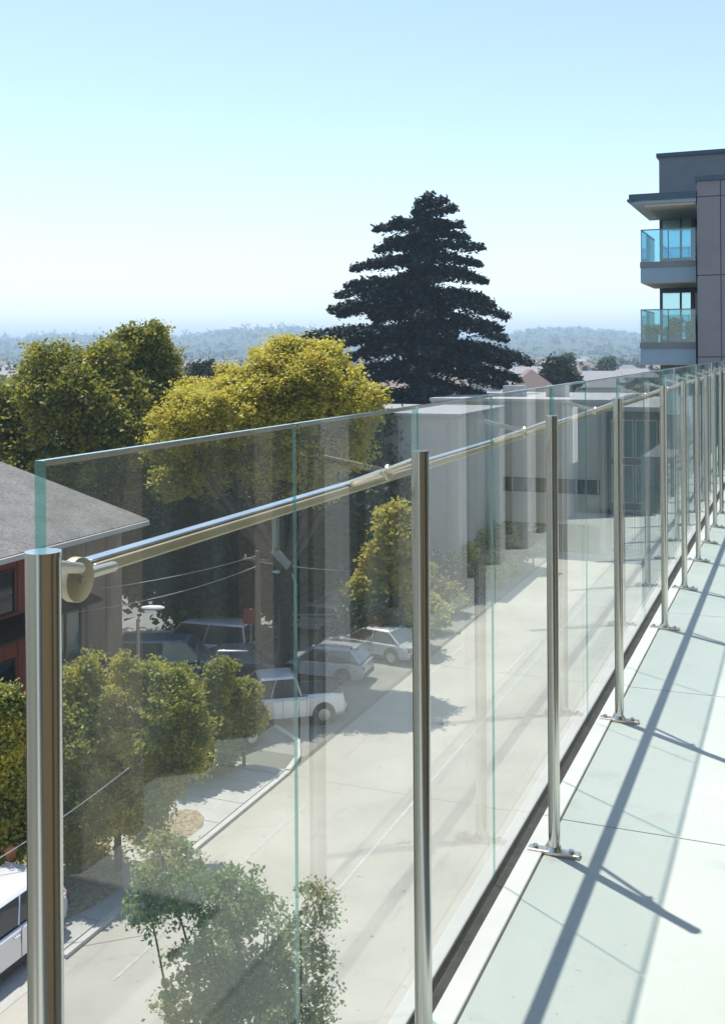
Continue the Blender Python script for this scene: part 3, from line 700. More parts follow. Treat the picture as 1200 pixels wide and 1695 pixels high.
# roof: eave on street side, ridge parallel; main gable
def roof(y0, y1, xe, xr, xb, ze, zr, hip=0.0):
    mb = MB(); tt = .18
    v = [(xe, y0, ze), (xe, y1, ze), (xr, y1 - hip, zr), (xr, y0, zr), (xb, y1, ze), (xb, y0, ze)]
    v2 = [(a, b, c - tt) for a, b, c in v]
    mb.add(v + v2, [(0, 1, 2, 3), (3, 2, 4, 5), (1, 4, 2), (6, 9, 8, 7), (9, 11, 10, 8), (0, 6, 7, 1), (1, 7, 10, 4), (4, 10, 11, 5), (0, 3, 5), (6, 11, 9), (5, 11, 6, 0)])
    return mb
rf = roof(-17, 11.6, .75, -4.6, -9.8, EH + .05, EH + 2.35, hip=2.2).build('roof', M['shingle'], hs)
# ridge caps, drip edge
eb = MB(); eb.box((.80, -2.7, EH - .07), (.09, 28.4, .17)); eb.build('gutter', M['trimwhite'], hs)
rv = MB()
for k in range(3): rv.tube([(-2.0 - .8 * k, 3 - 7 * k, EH + 1.1 + .3 * k), (-2.0 - .8 * k, 3 - 7 * k, EH + 1.8 + .3 * k)], .09, 8)
rv.build('roof_vent', M['trimwhite'], hs, smooth=True)
for (u, z_) in ((3.9, 6.1), (3.9, 3.1), (-.6, 6.1), (-.6, 3.1), (-6, 5.9), (-6, 3.0), (-11, 5.9)):
    win(hs, 'x+', u, z_, 1.5, 1.35, M['bronze'], M['darkglass'])
for (u, z_) in ((7.2, 4.0), (9.3, 1.6)):
    win(hs, 'x+', u, z_, 1.7, 1.7, M['bronze'], M['tealglass'], wall=.10)
aw = MB(); aw.prism([(.0, 5.25), (1.1, 4.85), (1.1, 4.75), (0, 4.95)], 2.6, 5.2, 'y'); aw.build('awning', M['bronze'], hs)
aw = MB(); aw.prism([(.1, 5.35), (.9, 5.1), (.9, 5.02), (.1, 5.15)], 6.1, 8.4, 'y'); aw.build('awning', M['bronze'], hs)
for k in range(22):
    yy = -15.5 + k * 1.2
    MB().box((.02 + (.1 if yy > 5.6 else 0), yy, EH / 2 - .1), (.045, .06, EH - .25)).build('batten', M['brownwall'] if yy > 5.6 else M['redwall'], hs)
# second, higher roof behind at the far left
h2 = empty('house', (-36.5, 28.0, 0)); tag(h2, 'taller roofed house half hidden behind the grey roofed red house', 'house')
MB().box((-4, 0, 4.4), (8, 14, 8.8)).build('wall', M['brownwall'], h2)
roof(-7.8, 7.8, .6, -4, -8.6, 8.85, 10.7, 1.8).build('roof', M['shingle'], h2)

# grey commercial building with canopy behind the parking lot
M['greywall'] = mat('grey_green_wall', (.42, .42, .37), (.50, .50, .44), rough=.9, scale=.5, bump=.1)
M['creamwall'] = mat('cream_wall', (.50, .47, .39), (.58, .55, .46), rough=.9, scale=.4, bump=.1)
M['galv0'] = mat('dull_metal', (.30, .31, .31), (.38, .38, .37), rough=.6, scale=3)
M['whitemetal'] = mat('white_metal', (.72, .72, .70), None, rough=.4)
a_ = gpt(432, 62); b_ = gpt(690, 62)
gb = empty('grey_building', (a_.x, 60.5, 0)); tag(gb, 'grey green flat roofed building with a white canopy behind the parking lot', 'building')
Wd = 10.2
MB().box((Wd / 2, 5, 5.05), (Wd, 10, 10.1)).build('wall', M['greywall'], gb)
MB().box((Wd / 2, 5, 10.2), (Wd + .4, 10.4, .2)).build('parapet', M['galv0'], gb)
cn = MB(); cn.box((2.2, -.9, 6.2), (4.6, 1.8, .22)); cn.build('canopy', M['whitemetal'], gb)
MB().box((2.2, -.9, 5.95), (4.2, 1.5, .24)).build('canopy_soffit', M['greywall'], gb)
for u in (1.1, 2.2): win(gb, 'y-', u, 8.6, .55, 1.0, M['greywall'], M['tealglass'], bars=0)
for u in (1.2, 3.1, 5.4, 7.6): win(gb, 'y-', u, 3.8, 1.2, 2.2, M['bronze'], M['darkglass'])
for u in (.4, 4.6): MB().box((u, -1.6, 2.92), (.22, .22, 5.83)).build('canopy_post', M['greywall'], gb)

# cream commercial building with a ribbon window, across the end of the lot
cb = empty('cream_building', (-25.0, 74, 0)); tag(cb, 'cream flat roofed building with a dark ribbon window seen through the glass', 'building')
MB().box((6.2, 6, 5.2), (12.4, 12, 10.4)).build('wall', M['creamwall'], cb)
MB().box((.9, 5.8, 5.0), (3.4, 12.4, 10.0)).build('side_bay', M['greywall'], cb)
MB().box((6.4, 6, 10.5), (12.9, 12.4, .22)).build('parapet', M['trimwhite'], cb)
for k in range(6): win(cb, 'y-', 5.0 + k * 1.3, 4.6, 1.16, .85, M['bronze'], M['darkglass'], bars=0)
MB().box((8.0, -.02, 1.0), (8.2, .08, 1.9)).build('dark_plinth', M['bronze'], cb)
for k in range(7): MB().box((3.0 + k * 1.5, -.03, 6.0), (.08, .1, 8.4)).build('pilaster', M['creamwall'], cb)
vb = empty('teal_building', (-12.4, 75, 0)); tag(vb, 'dark teal glazed building closing the street end right of the cream building', 'building')
MB().box((6.5, 6, 4.9), (13, 12, 9.8)).build('wall', M['bronze'], vb)
MB().box((6.5, 5.9, 9.95), (13.3, 12.4, .3)).build('parapet', M['greywall'], vb)
for r_ in range(3):
    for k in range(8): win(vb, 'y-', .9 + k * 1.6, 1.7 + 3.1 * r_, 1.35, 2.5, M['greywall'], M['tealglass'], bars=1)
wb = empty('long_building', (-12.0, 96, 0)); tag(wb, 'long pale low building behind the cream building at the street end', 'building')
MB().box((8, 6, 4.6), (20, 12, 9.2)).build('wall', M['greywall'], wb)
MB().box((8, 6, 9.3), (20.5, 12.5, .25)).build('parapet', M['trimwhite'], wb)
for k in range(8): win(wb, 'y-', -.5 + k * 2.4, 6.6, 1.6, 1.2, M['bronze'], M['tealglass'])
for k in range(8): win(wb, 'y-', -.5 + k * 2.4, 3.2, 1.6, 1.2, M['bronze'], M['tealglass'])
# brown-roofed house beyond the conifer
p = gpt(876, 105); bh = empty('house', (p.x, p.y, 0), math.radians(20)); tag(bh, 'cream house with brown gable roof beyond the conifer right side', 'house')
MB().box((0, 0, 5), (4.4, 6, 10.0)).build('wall', M['creamwall'], bh)
mb = MB(); v = [(-2.9, -3.6, 9.9), (2.9, -3.6, 9.9), (2.9, 3.6, 9.9), (-2.9, 3.6, 9.9), (0, -1.6, 12.2), (0, 1.6, 12.2)]
mb.add(v, [(0, 1, 4), (1, 2, 5, 4), (2, 3, 5), (3, 0, 4, 5), (3, 2, 1, 0)]); mb.build('roof', M['farroof'], bh)
for u in (-1.1, 1.1): win(bh, 'y-', u, 8.6, .9, 1.2, M['trimwhite'], M['darkglass'], wall=-3, bars=0)
# planting and small fittings round the far buildings
for (x, z, yy, rp, lab, mt) in ((590, 54, 1010, 26, 'rounded bush between the small yellow tree and the middle seam', 'leaf_street'), (720, 64, 975, 26, 'pale flowering bush at the foot of the cream building bay', 'leaf_pale'),
        (765, 64, 945, 22, 'dark bush right of the pale flowering bush', 'leaf_back'), (835, 68, 895, 22, 'reddish green bush before the dark plinth', 'leaf_street'), (880, 68, 890, 20, 'dark low bush at the right part of the dark plinth', 'leaf_back'), (690, 60, 1000, 22, 'olive bush hiding the tan car tail', 'leaf_dark')):
    tree('bush', lab, 'shrub', gpt(x, z), z, [(x, yy, rp, rp * .9, 0), (x + rp * .7, yy + 12, rp * .7, rp * .6, 0), (x - rp * .8, yy + 14, rp * .7, rp * .6, .4)], M[mt], 130, 46, .28, .15, .06)
for k in range(2):
    MB().box((5.2 + 3.2 * k, 4.0, 11.0), (1.5, 1.2, .85)).build('roof_unit', M['galv0'], cb, bevel=.03)
for u in (4.2, 12.2): MB().tube([(u, -.12, 0), (u, -.12, 10.2)], .06, 8).build('downpipe', M['galv0'], cb)
for u in (6.5, 9.6): MB().tube([(u, -.12, 0), (u, -.12, 9.9)], .06, 8).build('downpipe', M['galv0'], gb)
for (u0, u1) in ((-.8, .05), (.07, .92), (.94, 1.75), (1.77, 2.6)): MB().box(((u0 + u1) / 2, -.44, 5.0), (u1 - u0 - .03, .06, 9.9)).build('wall_panel', M['greywall'], cb)
for k in range(2, 9):
    yy = 39.5 + 3.6 * k; xx = -18.6 - .25 * math.sin(k * 1.7); zc = (xx * -math.sin(TH) + yy * math.cos(TH))
    pr = (xx * math.cos(TH) + yy * math.sin(TH)) / zc * FPX + CX; py = CY + (HS - 1.3) / zc * FPX; rr = 1.5 / zc * FPX
    lab = ['yellow green', 'olive', 'dark green'][k % 3] + ' roadside bush, %s of the row along the far kerb' % ['', '', 'nearest', 'second nearest', 'third nearest', 'middle', 'third farthest', 'second farthest', 'farthest'][k]
    tree('bush', lab, 'shrub', (xx, yy, 0), zc, [(pr, py, rr, rr * .85, 0), (pr - rr * .7, py + rr * .3, rr * .7, rr * .6, .3), (pr + rr * .8, py + rr * .35, rr * .7, rr * .6, 0)], M[['leaf_street', 'leaf_dark', 'leaf_back'][k % 3]], 150, 46, .26, .14, .07, group='bushes along the far kerb')
# low distant roofs
for i, (x, z, wd, hgt, rc, lab) in enumerate(((975, 190, 9, 7.5, 'farroof2', 'low pale house with a grey roof in the haze left of the apartment block'),
                                              (1035, 230, 12, 8.2, 'farroof2', 'wide pale flat house at the foot of the apartment block'),
                                              (905, 170, 8, 5.4, 'farroof', 'small brown roofed house below the dark bushy tree'))):
    p = gpt(x, z); h_ = empty('house', (p.x, p.y, 0), .35); tag(h_, lab, 'house')
    MB().box((0, 0, hgt / 2), (wd, wd * .7, hgt)).build('wall', M['farwall'], h_)
    A, B = wd / 2 + .5, wd * .35 + .5; mb = MB()
    mb.add([(-A, -B, hgt), (A, -B, hgt), (A, B, hgt), (-A, B, hgt), (-A + 2, 0, hgt + 1.8), (A - 2, 0, hgt + 1.8)], [(0, 1, 5, 4), (1, 2, 5), (2, 3, 4, 5), (3, 0, 4), (3, 2, 1, 0)])
    mb.build('roof', M[rc], h_)

# ------------------------------------------------------------------ apartment block at right
M['mauve'] = mat('grey_mauve_panel', (.19, .175, .185), (.21, .195, .205), rough=.6, scale=1.2, bump=.05)
M['slate'] = mat('slate_panel', (.155, .165, .175), (.18, .19, .20), rough=.6, scale=1.2)
M['bluefascia'] = mat('blue_grey_fascia', (.22, .31, .38), (.25, .34, .41), rough=.5, scale=1)
M['darkblue'] = mat('dark_blue_metal', (.035, .07, .095), (.045, .085, .11), rough=.45)
M['soffit'] = mat('cream_soffit', (.55, .50, .42), None, rough=.8)
M['ablue'] = glass_mat('balcony_glass', (.50, .80, .88), f0=.10, power=3.5)
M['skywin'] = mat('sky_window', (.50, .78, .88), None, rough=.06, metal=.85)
ZB = 40.0
def AX(x, z): return P(x, 577, z).x
def AZ(y, z=ZB): return P(1100, y, z).z
# everything here in world coordinates around the root; faces look along -Y
q = P(1060, 577, ZB); YF = q.y
ap = empty('apartment_block', (q.x, YF, 0)); tag(ap, 'modern grey apartment block with two glass balconies and a thin canopy roof', 'building')
def onplane(x, y, dy=0.0):
    "point at photo pixel on the plane Y = YF+dy, relative to root"
    d = FW + (x - CX) / FPX * RR - (y - CY) / FPX * UU
    t = (YF + dy) / d.y; w_ = C0 + d * t; return w_ - Vector((q.x, YF, 0))
def slab(nm, xa, xb, yt, yb, dy, depth, m, bev=0.0):
    a = onplane(xa, yt, dy); b = onplane(xb, yb, dy)
    z1 = onplane(xa, yt, dy).z; z0 = onplane(xa, yb, dy).z
    return MB().box(((a.x + b.x) / 2, dy + depth / 2, (z0 + z1) / 2), (abs(b.x - a.x), depth, z1 - z0)).build(nm, m, ap, bevel=bev)
RW = 4.0   # recess depth
# tower behind, roof volume
zroof = onplane(1090, 261, RW).z; xl = onplane(1090, 261, RW).x
MB().box((xl + 7, RW + 5, zroof / 2), (14, 10, zroof)).build('wall', M['slate'], ap)
MB().box((xl + 7, RW + 5, zroof + .08), (14.2, 10.2, .16)).build('roof_coping', M['darkblue'], ap)
# wing wall in front at right, panel by panel
wl = onplane(1152, 300, -.6); zw = wl.z
MB().box((wl.x + 5.05, 4.5, zw / 2), (10, 10.1, zw)).build('wing_wall', M['channel'], ap)
MB().box((wl.x + 5.05, 4.5, zw + .09), (10.2, 10.35, .18)).build('wing_coping', M['darkblue'], ap)
zj = [0, 3.0, 6.2, 9.4, onplane(1152, 590, -.6).z - .02, onplane(1152, 456, -.6).z, onplane(1152, 326, -.6).z, zw]
zj = sorted(zj)
for a, b in zip(zj[:-1], zj[1:]):
    for k in range(6):
        x0 = wl.x + (0 if k == 0 else .82 + (k - 1) * 1.7); x1 = wl.x + .82 + k * 1.7
        MB().box(((x0 + x1) / 2, -.585, (a + b) / 2), (x1 - x0 - .03, .05, b - a - .03)).build('wall_panel', M['mauve'], ap)
# canopy roof
slab('canopy_roof', 1040, 1151.5, 322, 333, -.7, RW + 1.5, M['darkblue'])
slab('canopy_fascia', 1043, 1151, 333, 339, -.62, RW + 1.3, M['bluefascia'])
slab('canopy_soffit', 1066, 1151, 339, 342, -.45, RW + .44, M['soffit'])
c_ = slab('canopy_gutter', 1037, 1048, 330, 334, -.8, RW, M['darkblue'])
# balconies: band, slab, soffit, glass
for (yt, ys_, yb, rail) in ((434, 443, 468, 382), (567, 577, 603, 514)):
    slab('balcony_band', 1058.5, 1151.5, yt, ys_, 0, RW - .01, M['darkblue'] if 0 else M['slate'])
    slab('balcony_slab', 1059.5, 1151.5, ys_, yb, .06, RW - .07, M['bluefascia'])
    slab('balcony_soffit', 1061, 1151.5, yb, yb + 1.2, .12, RW - .14, M['soffit'])
    a = onplane(1060.5, rail, .08); b = onplane(1151, yt, .08); z1, z0 = a.z, onplane(1060, yt, .08).z
    for k in range(2):
        u0 = a.x + (b.x - a.x) * k / 2 + .01; u1 = a.x + (b.x - a.x) * (k + 1) / 2 - .01
        g_ = MB().box(((u0 + u1) / 2, .08, (z0 + z1) / 2), (u1 - u0, .015, z1 - z0)).build('balcony_glass', M['ablue'], ap)
    MB().box((a.x, .08 + (RW - .1) / 2, (z0 + z1) / 2), (.015, RW - .12, z1 - z0)).build('balcony_glass', M['ablue'], ap)
    t = MB(); t.box(((a.x + b.x) / 2, .08, z1 + .02), (b.x - a.x + .04, .05, .04)); t.box((a.x, .08 + RW / 2 - .05, z1 + .02), (.05, RW - .2, .04))
    for u in (a.x, (a.x + b.x) / 2, b.x - .03): t.box((u, .11, (z0 + z1) / 2), (.035, .035, z1 - z0))
    t.build('balcony_rail', M['slate'], ap)
# window walls in the recess
for (yt, yb) in ((346, 432), (478, 566), (612, 690)):
    z1, z0 = onplane(1094, yt, RW).z, onplane(1094, yb, RW).z
    xa, xb = onplane(1094, yt, RW).x, onplane(1150, yt, RW).x + .8
    fr = MB()
    fr.box(((xa + xb) / 2, RW - .06, z1 - .09), (xb - xa, .12, .18)); fr.box(((xa + xb) / 2, RW - .06, z0 + .05), (xb - xa, .12, .1))
    us = [xa, xa + (xb - xa) * .36, xa + (xb - xa) * .58, xb]
    for u, ww in zip(us, (.10, .07, .16, .10)): fr.box((u, RW - .07, (z0 + z1) / 2), (ww, .14, z1 - z0))
    wf = fr.build('window', M['darkblue'], ap)
    for u0, u1, mm in zip(us[:-1], us[1:], ('skywin', 'skywin', 'darkglass')):
        MB().box(((u0 + u1) / 2, RW - .03, (z0 + z1) / 2), (u1 - u0, .03, z1 - z0)).build('pane', M[mm], wf)
# lower front storeys of the block below the balconies
sl0 = onplane(1060, 640, .3)
MB().box((sl0.x + 6, 4.2, 5.0), (12, 7.8, 10.0)).build('lower_wall', M['slate'], ap)
for k in range(5):
    for r_ in range(3):
        win(ap, 'y-', sl0.x + 1.1 + k * 2.1, 1.7 + r_ * 3.1, 1.5, 1.9, M['darkblue'], M['tealglass'], wall=.3, bars=1)
# planter boxes with leaves on the lower balcony
zpl = onplane(1070, 567, .5).z
for (x, lab) in ((1073, 'leafy box plant at the open corner of the lower balcony'), (1112, 'taller leafy box plant in the middle of the lower balcony')):
    pc = onplane(x + 6, 560, .9) + ap.location; rt = empty('potted_plant', (pc.x, pc.y, zpl)); tag(rt, lab, 'plant')
    MB().box((0, 0, .17), (.42, .36, .34)).build('planter_box', M['slate'], rt, bevel=.02)
    leafmesh('foliage', np.clip(rng.normal(size=(260, 3)), -1.5, 1.5) * (.16, .16, .11 if x < 1100 else .20) + (0, 0, .5 if x < 1100 else .62), .10, M['leaf_near'], rt)

# ------------------------------------------------------------------ cars
M['tyre'] = mat('tyre', (.02, .02, .02), None, rough=.85); M['rim'] = mat('rim', (.45, .46, .47), None, rough=.3, metal=.9)
M['carglass'] = mat('car_glass', (.02, .035, .045), None, rough=.04, spec=.9)
M['lamp'] = mat('lamp_lens', (.55, .57, .58), None, rough=.1); M['tail'] = mat('tail_lens', (.35, .02, .015), None, rough=.2); M['blacktrim'] = mat('black_trim', (.02, .02, .022), None, rough=.6)
def paintm(n, c): return mat(n, c, None, rough=.28, coat=1.0, metal=.15)
def car(label, cat, loc, yaw, kind, col, group='parked cars'):
    root = empty('parked_car', loc, yaw); tag(root, label, cat, group)
    L, W_, = {'sedan': (4.6, 1.78), 'suv': (4.7, 1.86), 'pickup': (5.4, 1.9), 'hatch': (4.1, 1.74), 'van': (4.9, 1.95)}[kind]
    belt, hood, top = {'sedan': (.92, .88, 1.43), 'suv': (1.05, 1.0, 1.68), 'pickup': (1.12, 1.08, 1.80), 'hatch': (.95, .9, 1.48), 'van': (1.1, 1.05, 1.95)}[kind]
    F = L / 2
    # stations along the length: x, half width, bottom z, top z (body)
    st_ = [(-F, .80, .42, .78), (-F + .12, .92, .30, belt - .08), (-F + .6, .98, .22, belt), (-.6, 1.0, .20, belt), (.5, 1.0, .20, belt), (F - 1.25, .99, .22, belt - .02), (F - .7, .96, .22, hood - .06), (F - .2, .90, .28, hood - .18), (F, .74, .40, .60)]
    if kind in ('van', 'suv', 'hatch'): st_[0] = (-F, .86, .40, belt - .05)
    mb = MB(); n = 10
    for (x, hw, z0, z1) in st_:
        w2 = W_ / 2 * hw
        prof = [(-w2 * .86, z0), (-w2, z0 + .16), (-w2, (z0 + z1) / 2 + .05), (-w2 * .97, z1 - .08), (-w2 * .86, z1), (w2 * .86, z1), (w2 * .97, z1 - .08), (w2, (z0 + z1) / 2 + .05), (w2, z0 + .16), (w2 * .86, z0)]
        mb.v += [(x, a, b) for a, b in prof]
    for i in range(len(st_) - 1):
        for k in range(n):
            k2 = (k + 1) % n; mb.f.append((i * n + k, i * n + k2, (i + 1) * n + k2, (i + 1) * n + k)); mb.m.append(0)
    mb.f.append(tuple(range(n))); mb.m.append(0); e = (len(st_) - 1) * n; mb.f.append(tuple(range(e + n - 1, e - 1, -1))); mb.m.append(0)
    body = mb.build('body', col, root, smooth=True)
    # greenhouse
    gx = {'sedan': (-1.75, -1.15, .25, 1.05), 'suv': (-F + .12, -F + .42, .15, .95), 'pickup': (-.95, -.75, .55, 1.25), 'hatch': (-F + .15, -F + .6, .2, 1.0), 'van': (-F + .06, -F + .22, .75, 1.5)}[kind]
    wb_, wt = W_ / 2 * .90, W_ / 2 * .72
    def gh(s, dz0, dz1, xo=0.0):
        v = []
        for (x, w2, z) in ((gx[0], wb_, belt), (gx[3], wb_ * .96, belt - .03), (gx[2], wt, top - .07), (gx[1], wt, top - .07)): v.append((x, w2, z))
        return [(a, b * s, c) for a, b, c in v]
    lf = gh(1, 0, 0); rt = gh(-1, 0, 0)
    g = MB(); g.add(lf + rt, [(0, 1, 2, 3), (7, 6, 5, 4), (1, 5, 6, 2), (0, 3, 7, 4), (3, 2, 6, 7)])
    go = g.build('windows', M['carglass'], root)
    rfm = MB(); x2, x1 = gx[2], gx[1]
    rfm.add([(x1 - .05, -wt - .02, top - .08), (x2 + .05, -wt - .02, top - .08), (x2 + .05, wt + .02, top - .08), (x1 - .05, wt + .02, top - .08),
             (x1 + .08, -wt * .86, top), (x2 - .1, -wt * .86, top), (x2 - .1, wt * .86, top), (x1 + .08, wt * .86, top)],
            [(3, 2, 1, 0), (4, 5, 6, 7), (0, 1, 5, 4), (1, 2, 6, 5), (2, 3, 7, 6), (3, 0, 4, 7)])
    rfm.build('roof', col, root, bevel=.02, smooth=True)
    pl = MB()
    for s in (0, 1):
        A = [Vector(p) for p in (lf, rt)[s]]
        pl.bar(A[1], A[2], .045, .035); pl.bar(A[0], A[3], .08, .045)
        m0 = A[0].lerp(A[1], .52); m1 = A[3].lerp(A[2], .55); pl.bar(m0, m1, .05, .03)
    pl.build('pillars', col, root)
    for (sx, sy) in ((1, 1), (1, -1), (-1, 1), (-1, -1)):
        wx = (F - .85) if sx > 0 else (-F + .9); r_ = .33 if kind in ('sedan', 'hatch') else .37
        t = MB().tube([(wx, sy * (W_ / 2 - .2), r_), (wx, sy * (W_ / 2 + .005), r_)], r_, 22).build('wheel', M['tyre'], root, smooth=True)
        MB().tube([(wx, sy * (W_ / 2 - .05), r_), (wx, sy * (W_ / 2 + .012), r_)], r_ * .62, 14).build('rim', M['rim'], t)
        MB().tube([(wx, sy * (W_ / 2 - .25), r_ + .03), (wx, sy * (W_ / 2 - .002), r_ + .03)], r_ + .07, 20).build('wheel_arch', M['blacktrim'], root)
    for sy in (1, -1):
        MB().box((F - .10, sy * W_ * .33, hood - .27), (.16, .36, .14)).build('headlight', M['lamp'], root, bevel=.03)
        MB().box((-F + .08, sy * W_ * .37, belt - .22), (.16, .22, .20)).build('tail_light', M['tail'], root, bevel=.02)
        MB().box((gx[3] - .25, sy * (W_ / 2 + .06), belt + .08), (.12, .2, .14)).build('mirror', col, root, bevel=.03)
    MB().box((F - .03, 0, .50), (.10, W_ * .5, .16)).build('grille', M['blacktrim'], root, bevel=.01)
    MB().box((F + .003, 0, .36), (.03, .45, .10)).build('number_plate', M['lamp'], root)
    sm = MB()
    for sy in (1, -1):
        for xx in (gx[3] - .55, gx[3] - 1.5, gx[3] - 2.4):
            if xx > -F + 1.0: sm.box((xx, sy * (W_ / 2 + .001), .66), (.012, .012, .72))
        sm.box((0, sy * (W_ / 2 - .02), .30), (L * .52, .07, .12)); sm.box((0, sy * (W_ * .45 + .0), belt - .01), (2.4, .03, .02))
    sm.box((F - .02, 0, .34), (.10, W_ * .66, .12)); sm.box((-F + .01, 0, .42), (.10, W_ * .72, .16))
    sm.build('trim', M['blacktrim'], root)
    for sy in (1, -1):
        for xx in (gx[3] - 1.35, gx[3] - 2.25): MB().box((xx, sy * (W_ / 2 + .012), belt - .16), (.17, .03, .03)).build('door_handle', col, root)
    if kind == 'pickup':
        MB().box((-F + 1.0, 0, belt + .006), (1.65, W_ * .76, .02)).build('load_bed', M['blacktrim'], root)
    return root
white = paintm('white_paint', (.78, .79, .80)); silver = paintm('silver_paint', (.42, .44, .46)); blue = paintm('blue_paint', (.06, .13, .24)); navy = paintm('navy_paint', (.02, .035, .06)); dk = paintm('black_paint', (.015, .016, .018)); tanc = paintm('tan_paint', (.38, .33, .24))
def gcar(x, y): p = G(x, y, .01); return (p.x, p.y, .008)
PI = math.pi
car('white car parked at the kerb at the bottom left corner', 'car', (-17.3, 18.9, .02), -PI / 2, 'suv', white)
car('white pickup truck parked end on beside the low shrub', 'pickup truck', gcar(452, 1192), math.radians(215), 'pickup', white)
car('silver hatchback parked behind the white pickup', 'car', gcar(535, 1122), math.radians(185), 'hatch', silver)
car('blue van with pale roof parked above the shrub mass', 'van', gcar(285, 1130), math.radians(20), 'van', blue)
car('navy saloon parked between the blue van and the utility pole', 'car', gcar(372, 1125), math.radians(200), 'sedan', navy)
car('dark blue car parked at the pavement end behind the shrubs', 'car', gcar(338, 1245), math.radians(250), 'suv', navy)
car('white van parked in the back row behind the blue van', 'van', gcar(338, 1095), math.radians(185), 'van', white)
car('black car parked by the red wall of the house', 'car', (-21.6, 21.5, .02), PI / 2, 'sedan', dk)
car('pale silver car parked under the small yellow tree', 'car', gcar(620, 1085), math.radians(170), 'sedan', silver)
car('tan car parked in the far row near the cream building', 'car', gcar(700, 1010), math.radians(170), 'sedan', tanc)
car('white hatchback parked in the far row in front of the grey building', 'car', gcar(520, 1045), math.radians(178), 'hatch', white)

# ------------------------------------------------------------------ street furniture
M['wood'] = mat('pole_wood', (.16, .12, .09), (.22, .17, .13), rough=.9, scale=5, stretch=(6, 6, .5))
M['galv'] = mat('galvanised', (.42, .43, .43), None, rough=.5, metal=.6)
M['redsign'] = mat('red_sign', (.32, .05, .04), None, rough=.6); M['wire'] = mat('wire', (.45, .45, .43), None, rough=.6)
b = G(428, 1118); up = empty('utility_pole', b); tag(up, 'plain wooden utility pole carrying wires beside the parking lot', 'utility pole')
MB().tube([(0, 0, -.1), (0, 0, 5.4)], [.15, .11], 12).build('pole', M['wood'], up, smooth=True)
MB().box((0, 0, 5.0), (1.5, .1, .1)).build('crossarm', M['wood'], up)
for k in (-.6, 0, .6): MB().tube([(k, 0, 5.05), (k, 0, 5.2)], .04, 8).build('insulator', M['whitemetal'], up)
sg = empty('red_sign', G(416, 1118) + Vector((0, 0, 0))); tag(sg, 'small square reddish sign on a thin post left of the utility pole', 'sign')
MB().tube([(0, 0, 0), (0, 0, 2.9)], .04, 8).build('post', M['galv'], sg); MB().box((0, -.05, 2.55), (.62, .03, .62), .3).build('sign_plate', M['redsign'], sg, bevel=.004)
def wire(label, a, bb, sag, r=.018):
    a, bb = Vector(a), Vector(bb); pts = []
    for i in range(17):
        t = i / 16; p = a.lerp(bb, t); p.z -= sag * 4 * t * (1 - t); pts.append(p)
    mid = pts[8]; root = MB().tube([p - a for p in pts], r, 5).build('overhead_wire', M['wire'], None, smooth=True); root.location = a
    tag(root, label, 'wire'); return root
top = b + Vector((0, 0, 5.2))
wire('uppermost slack wire running left from the utility pole', top, P(60, 985, 38), .25)
wire('lower slack wire running left from the utility pole under the top one', top - Vector((0, 0, .45)), P(60, 1020, 37), .35)
wire('thin wire running right from the utility pole towards the lot', top - Vector((.3, 0, .25)), P(700, 940, 60), .3)
wire('pale service wire slanting down past the street tree crown', P(-60, 1455, 25), P(215, 1270, 27), .12, .012)
def street_lamp(label, head, z, base_x, armdir):
    hp = P(head[0], head[1], z); bx_ = gpt(base_x, z); root = empty('street_lamp', bx_); tag(root, label, 'street lamp', 'street lamps')
    h_ = hp.z - bx_.z; d = Vector((hp.x - bx_.x, hp.y - bx_.y, 0))
    MB().tube([(0, 0, 0), (0, 0, h_ - .4), d * .3 + Vector((0, 0, h_ - .05)), d * .8 + Vector((0, 0, h_))], [.09, .06, .045, .04], 9).build('pole', M['galv'], root, smooth=True)
    hd = MB(); n = 10
    u = d.normalized(); s = Vector((-u.y, u.x, 0))
    secs = [(-.38, .08, .05), (-.1, .17, .09), (.25, .17, .08), (.42, .07, .03)]
    for (t, w2, hh_) in secs:
        for k in range(n): an = 6.283 * k / n; q_ = d * .9 + u * t + s * math.cos(an) * w2 + Vector((0, 0, h_ + math.sin(an) * hh_)); hd.v.append(tuple(q_))
    for i in range(3):
        for k in range(n): k2 = (k + 1) % n; hd.f.append((i * n + k, i * n + k2, (i + 1) * n + k2, (i + 1) * n + k)); hd.m.append(0)
    hd.f.append(tuple(range(n))); hd.f.append(tuple(range(3 * n + n - 1, 3 * n - 1, -1))); hd.m += [0, 0]
    hd.build('lamp_head', M['whitemetal'], root, smooth=True)
street_lamp('white cobra head street lamp over the shrubs in front of the dark trees', (256, 1006), 38, 226, 1)
street_lamp('white cobra head street lamp just left of the middle glass seam', (465, 946), 46, 486, -1)
b = G(19, 1522, .1); gl_ = empty('garden_lamp', b); tag(gl_, 'slim black lamp post with a small orange lantern at the left edge', 'lamp post')
MB().tube([(0, 0, 0), (0, 0, 1.45)], .028, 8).build('post', M['blacktrim'], gl_, smooth=True)
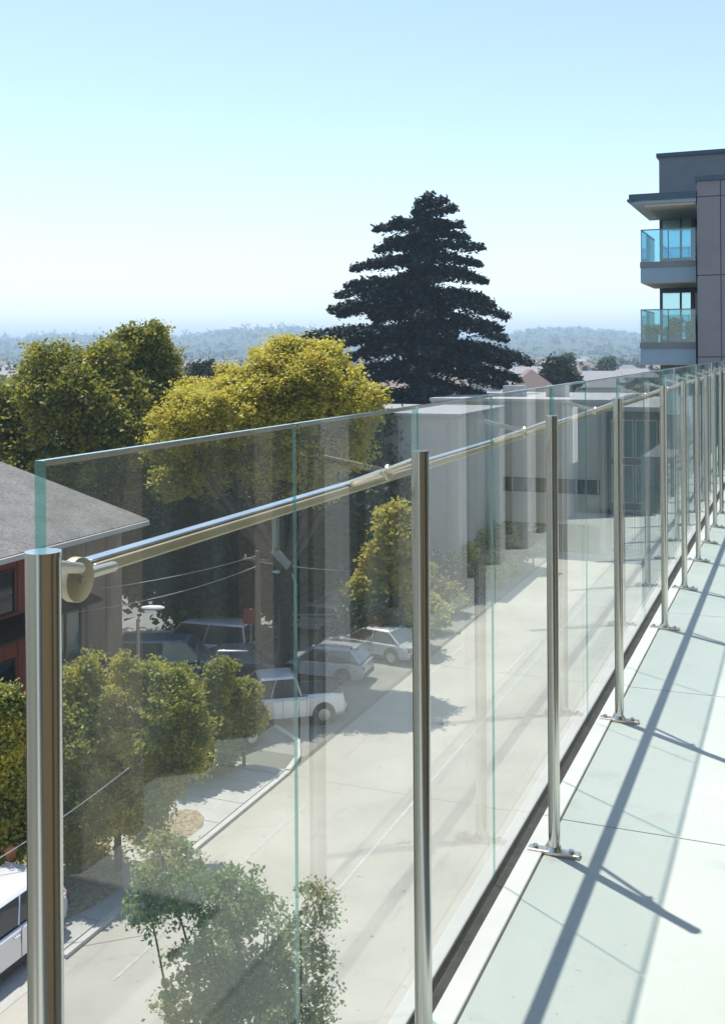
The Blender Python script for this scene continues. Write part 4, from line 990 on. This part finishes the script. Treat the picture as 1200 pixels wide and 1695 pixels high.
M['orange'] = mat('orange_lantern', (.55, .20, .08), None, rough=.5)
MB().tube([(0, 0, 1.45), (0, 0, 1.55), (0, 0, 1.72), (0, 0, 1.80)], [.05, .12, .16, .05], 10).build('lantern', M['orange'], gl_, smooth=True)
fr = empty('rail_fence', gpt(340, 52)); tag(fr, 'low two rail metal fence along the back row of parked cars', 'fence')
e_ = gpt(560, 52) - gpt(340, 52)
for h_ in (1.25, .75): MB().tube([(0, 0, h_), (e_.x, e_.y, h_)], .04, 8).build('rail', M['galv'], fr)
for k in range(7): MB().tube([(e_.x * k / 6, e_.y * k / 6, 0), (e_.x * k / 6, e_.y * k / 6, 1.3)], .045, 8).build('fence_post', M['galv'], fr)
b = G(222, 1340, .1); fb = empty('flower_bush', b); tag(fb, 'small bush with red blossoms at the foot of the street tree crown', 'shrub')
leafmesh('foliage', rng.normal(size=(500, 3)) * (.3, .3, .22) + (0, 0, .35), .09, M['leaf_dark'], fb)
leafmesh('blossoms', rng.normal(size=(90, 3)) * (.28, .28, .18) + (0, 0, .5), .09, M['rose'], fb)
b = G(132, 1420, .1); fb = empty('low_bush', b); tag(fb, 'low yellow green bush on the pavement between the two street trees', 'shrub')
leafmesh('foliage', rng.normal(size=(1200, 3)) * (.55, .5, .18) + (0, 0, .25), .09, M['leaf_street'], fb, up=.6)

# ------------------------------------------------------------------ haze
hz = MB().box((0, 2500, 62), (9600, 7600, 0 + 126)).build('haze', bpy.data.materials.new('haze_air'))
hz['kind'] = 'stuff'; hz['label'] = 'pale summer haze over the distant hills'; hz['category'] = 'haze'
hm = hz.data.materials[0]; hm.use_nodes = True; t = hm.node_tree; t.nodes.clear()
oo = t.nodes.new('ShaderNodeOutputMaterial'); pv = t.nodes.new('ShaderNodeVolumePrincipled')
pv.inputs['Color'].default_value = (.68, .86, 1, 1); pv.inputs['Density'].default_value = 4.3e-4; pv.inputs['Anisotropy'].default_value = 0.0
t.links.new(pv.outputs[0], oo.inputs['Volume'])
hz.location = (0, 0, 0)
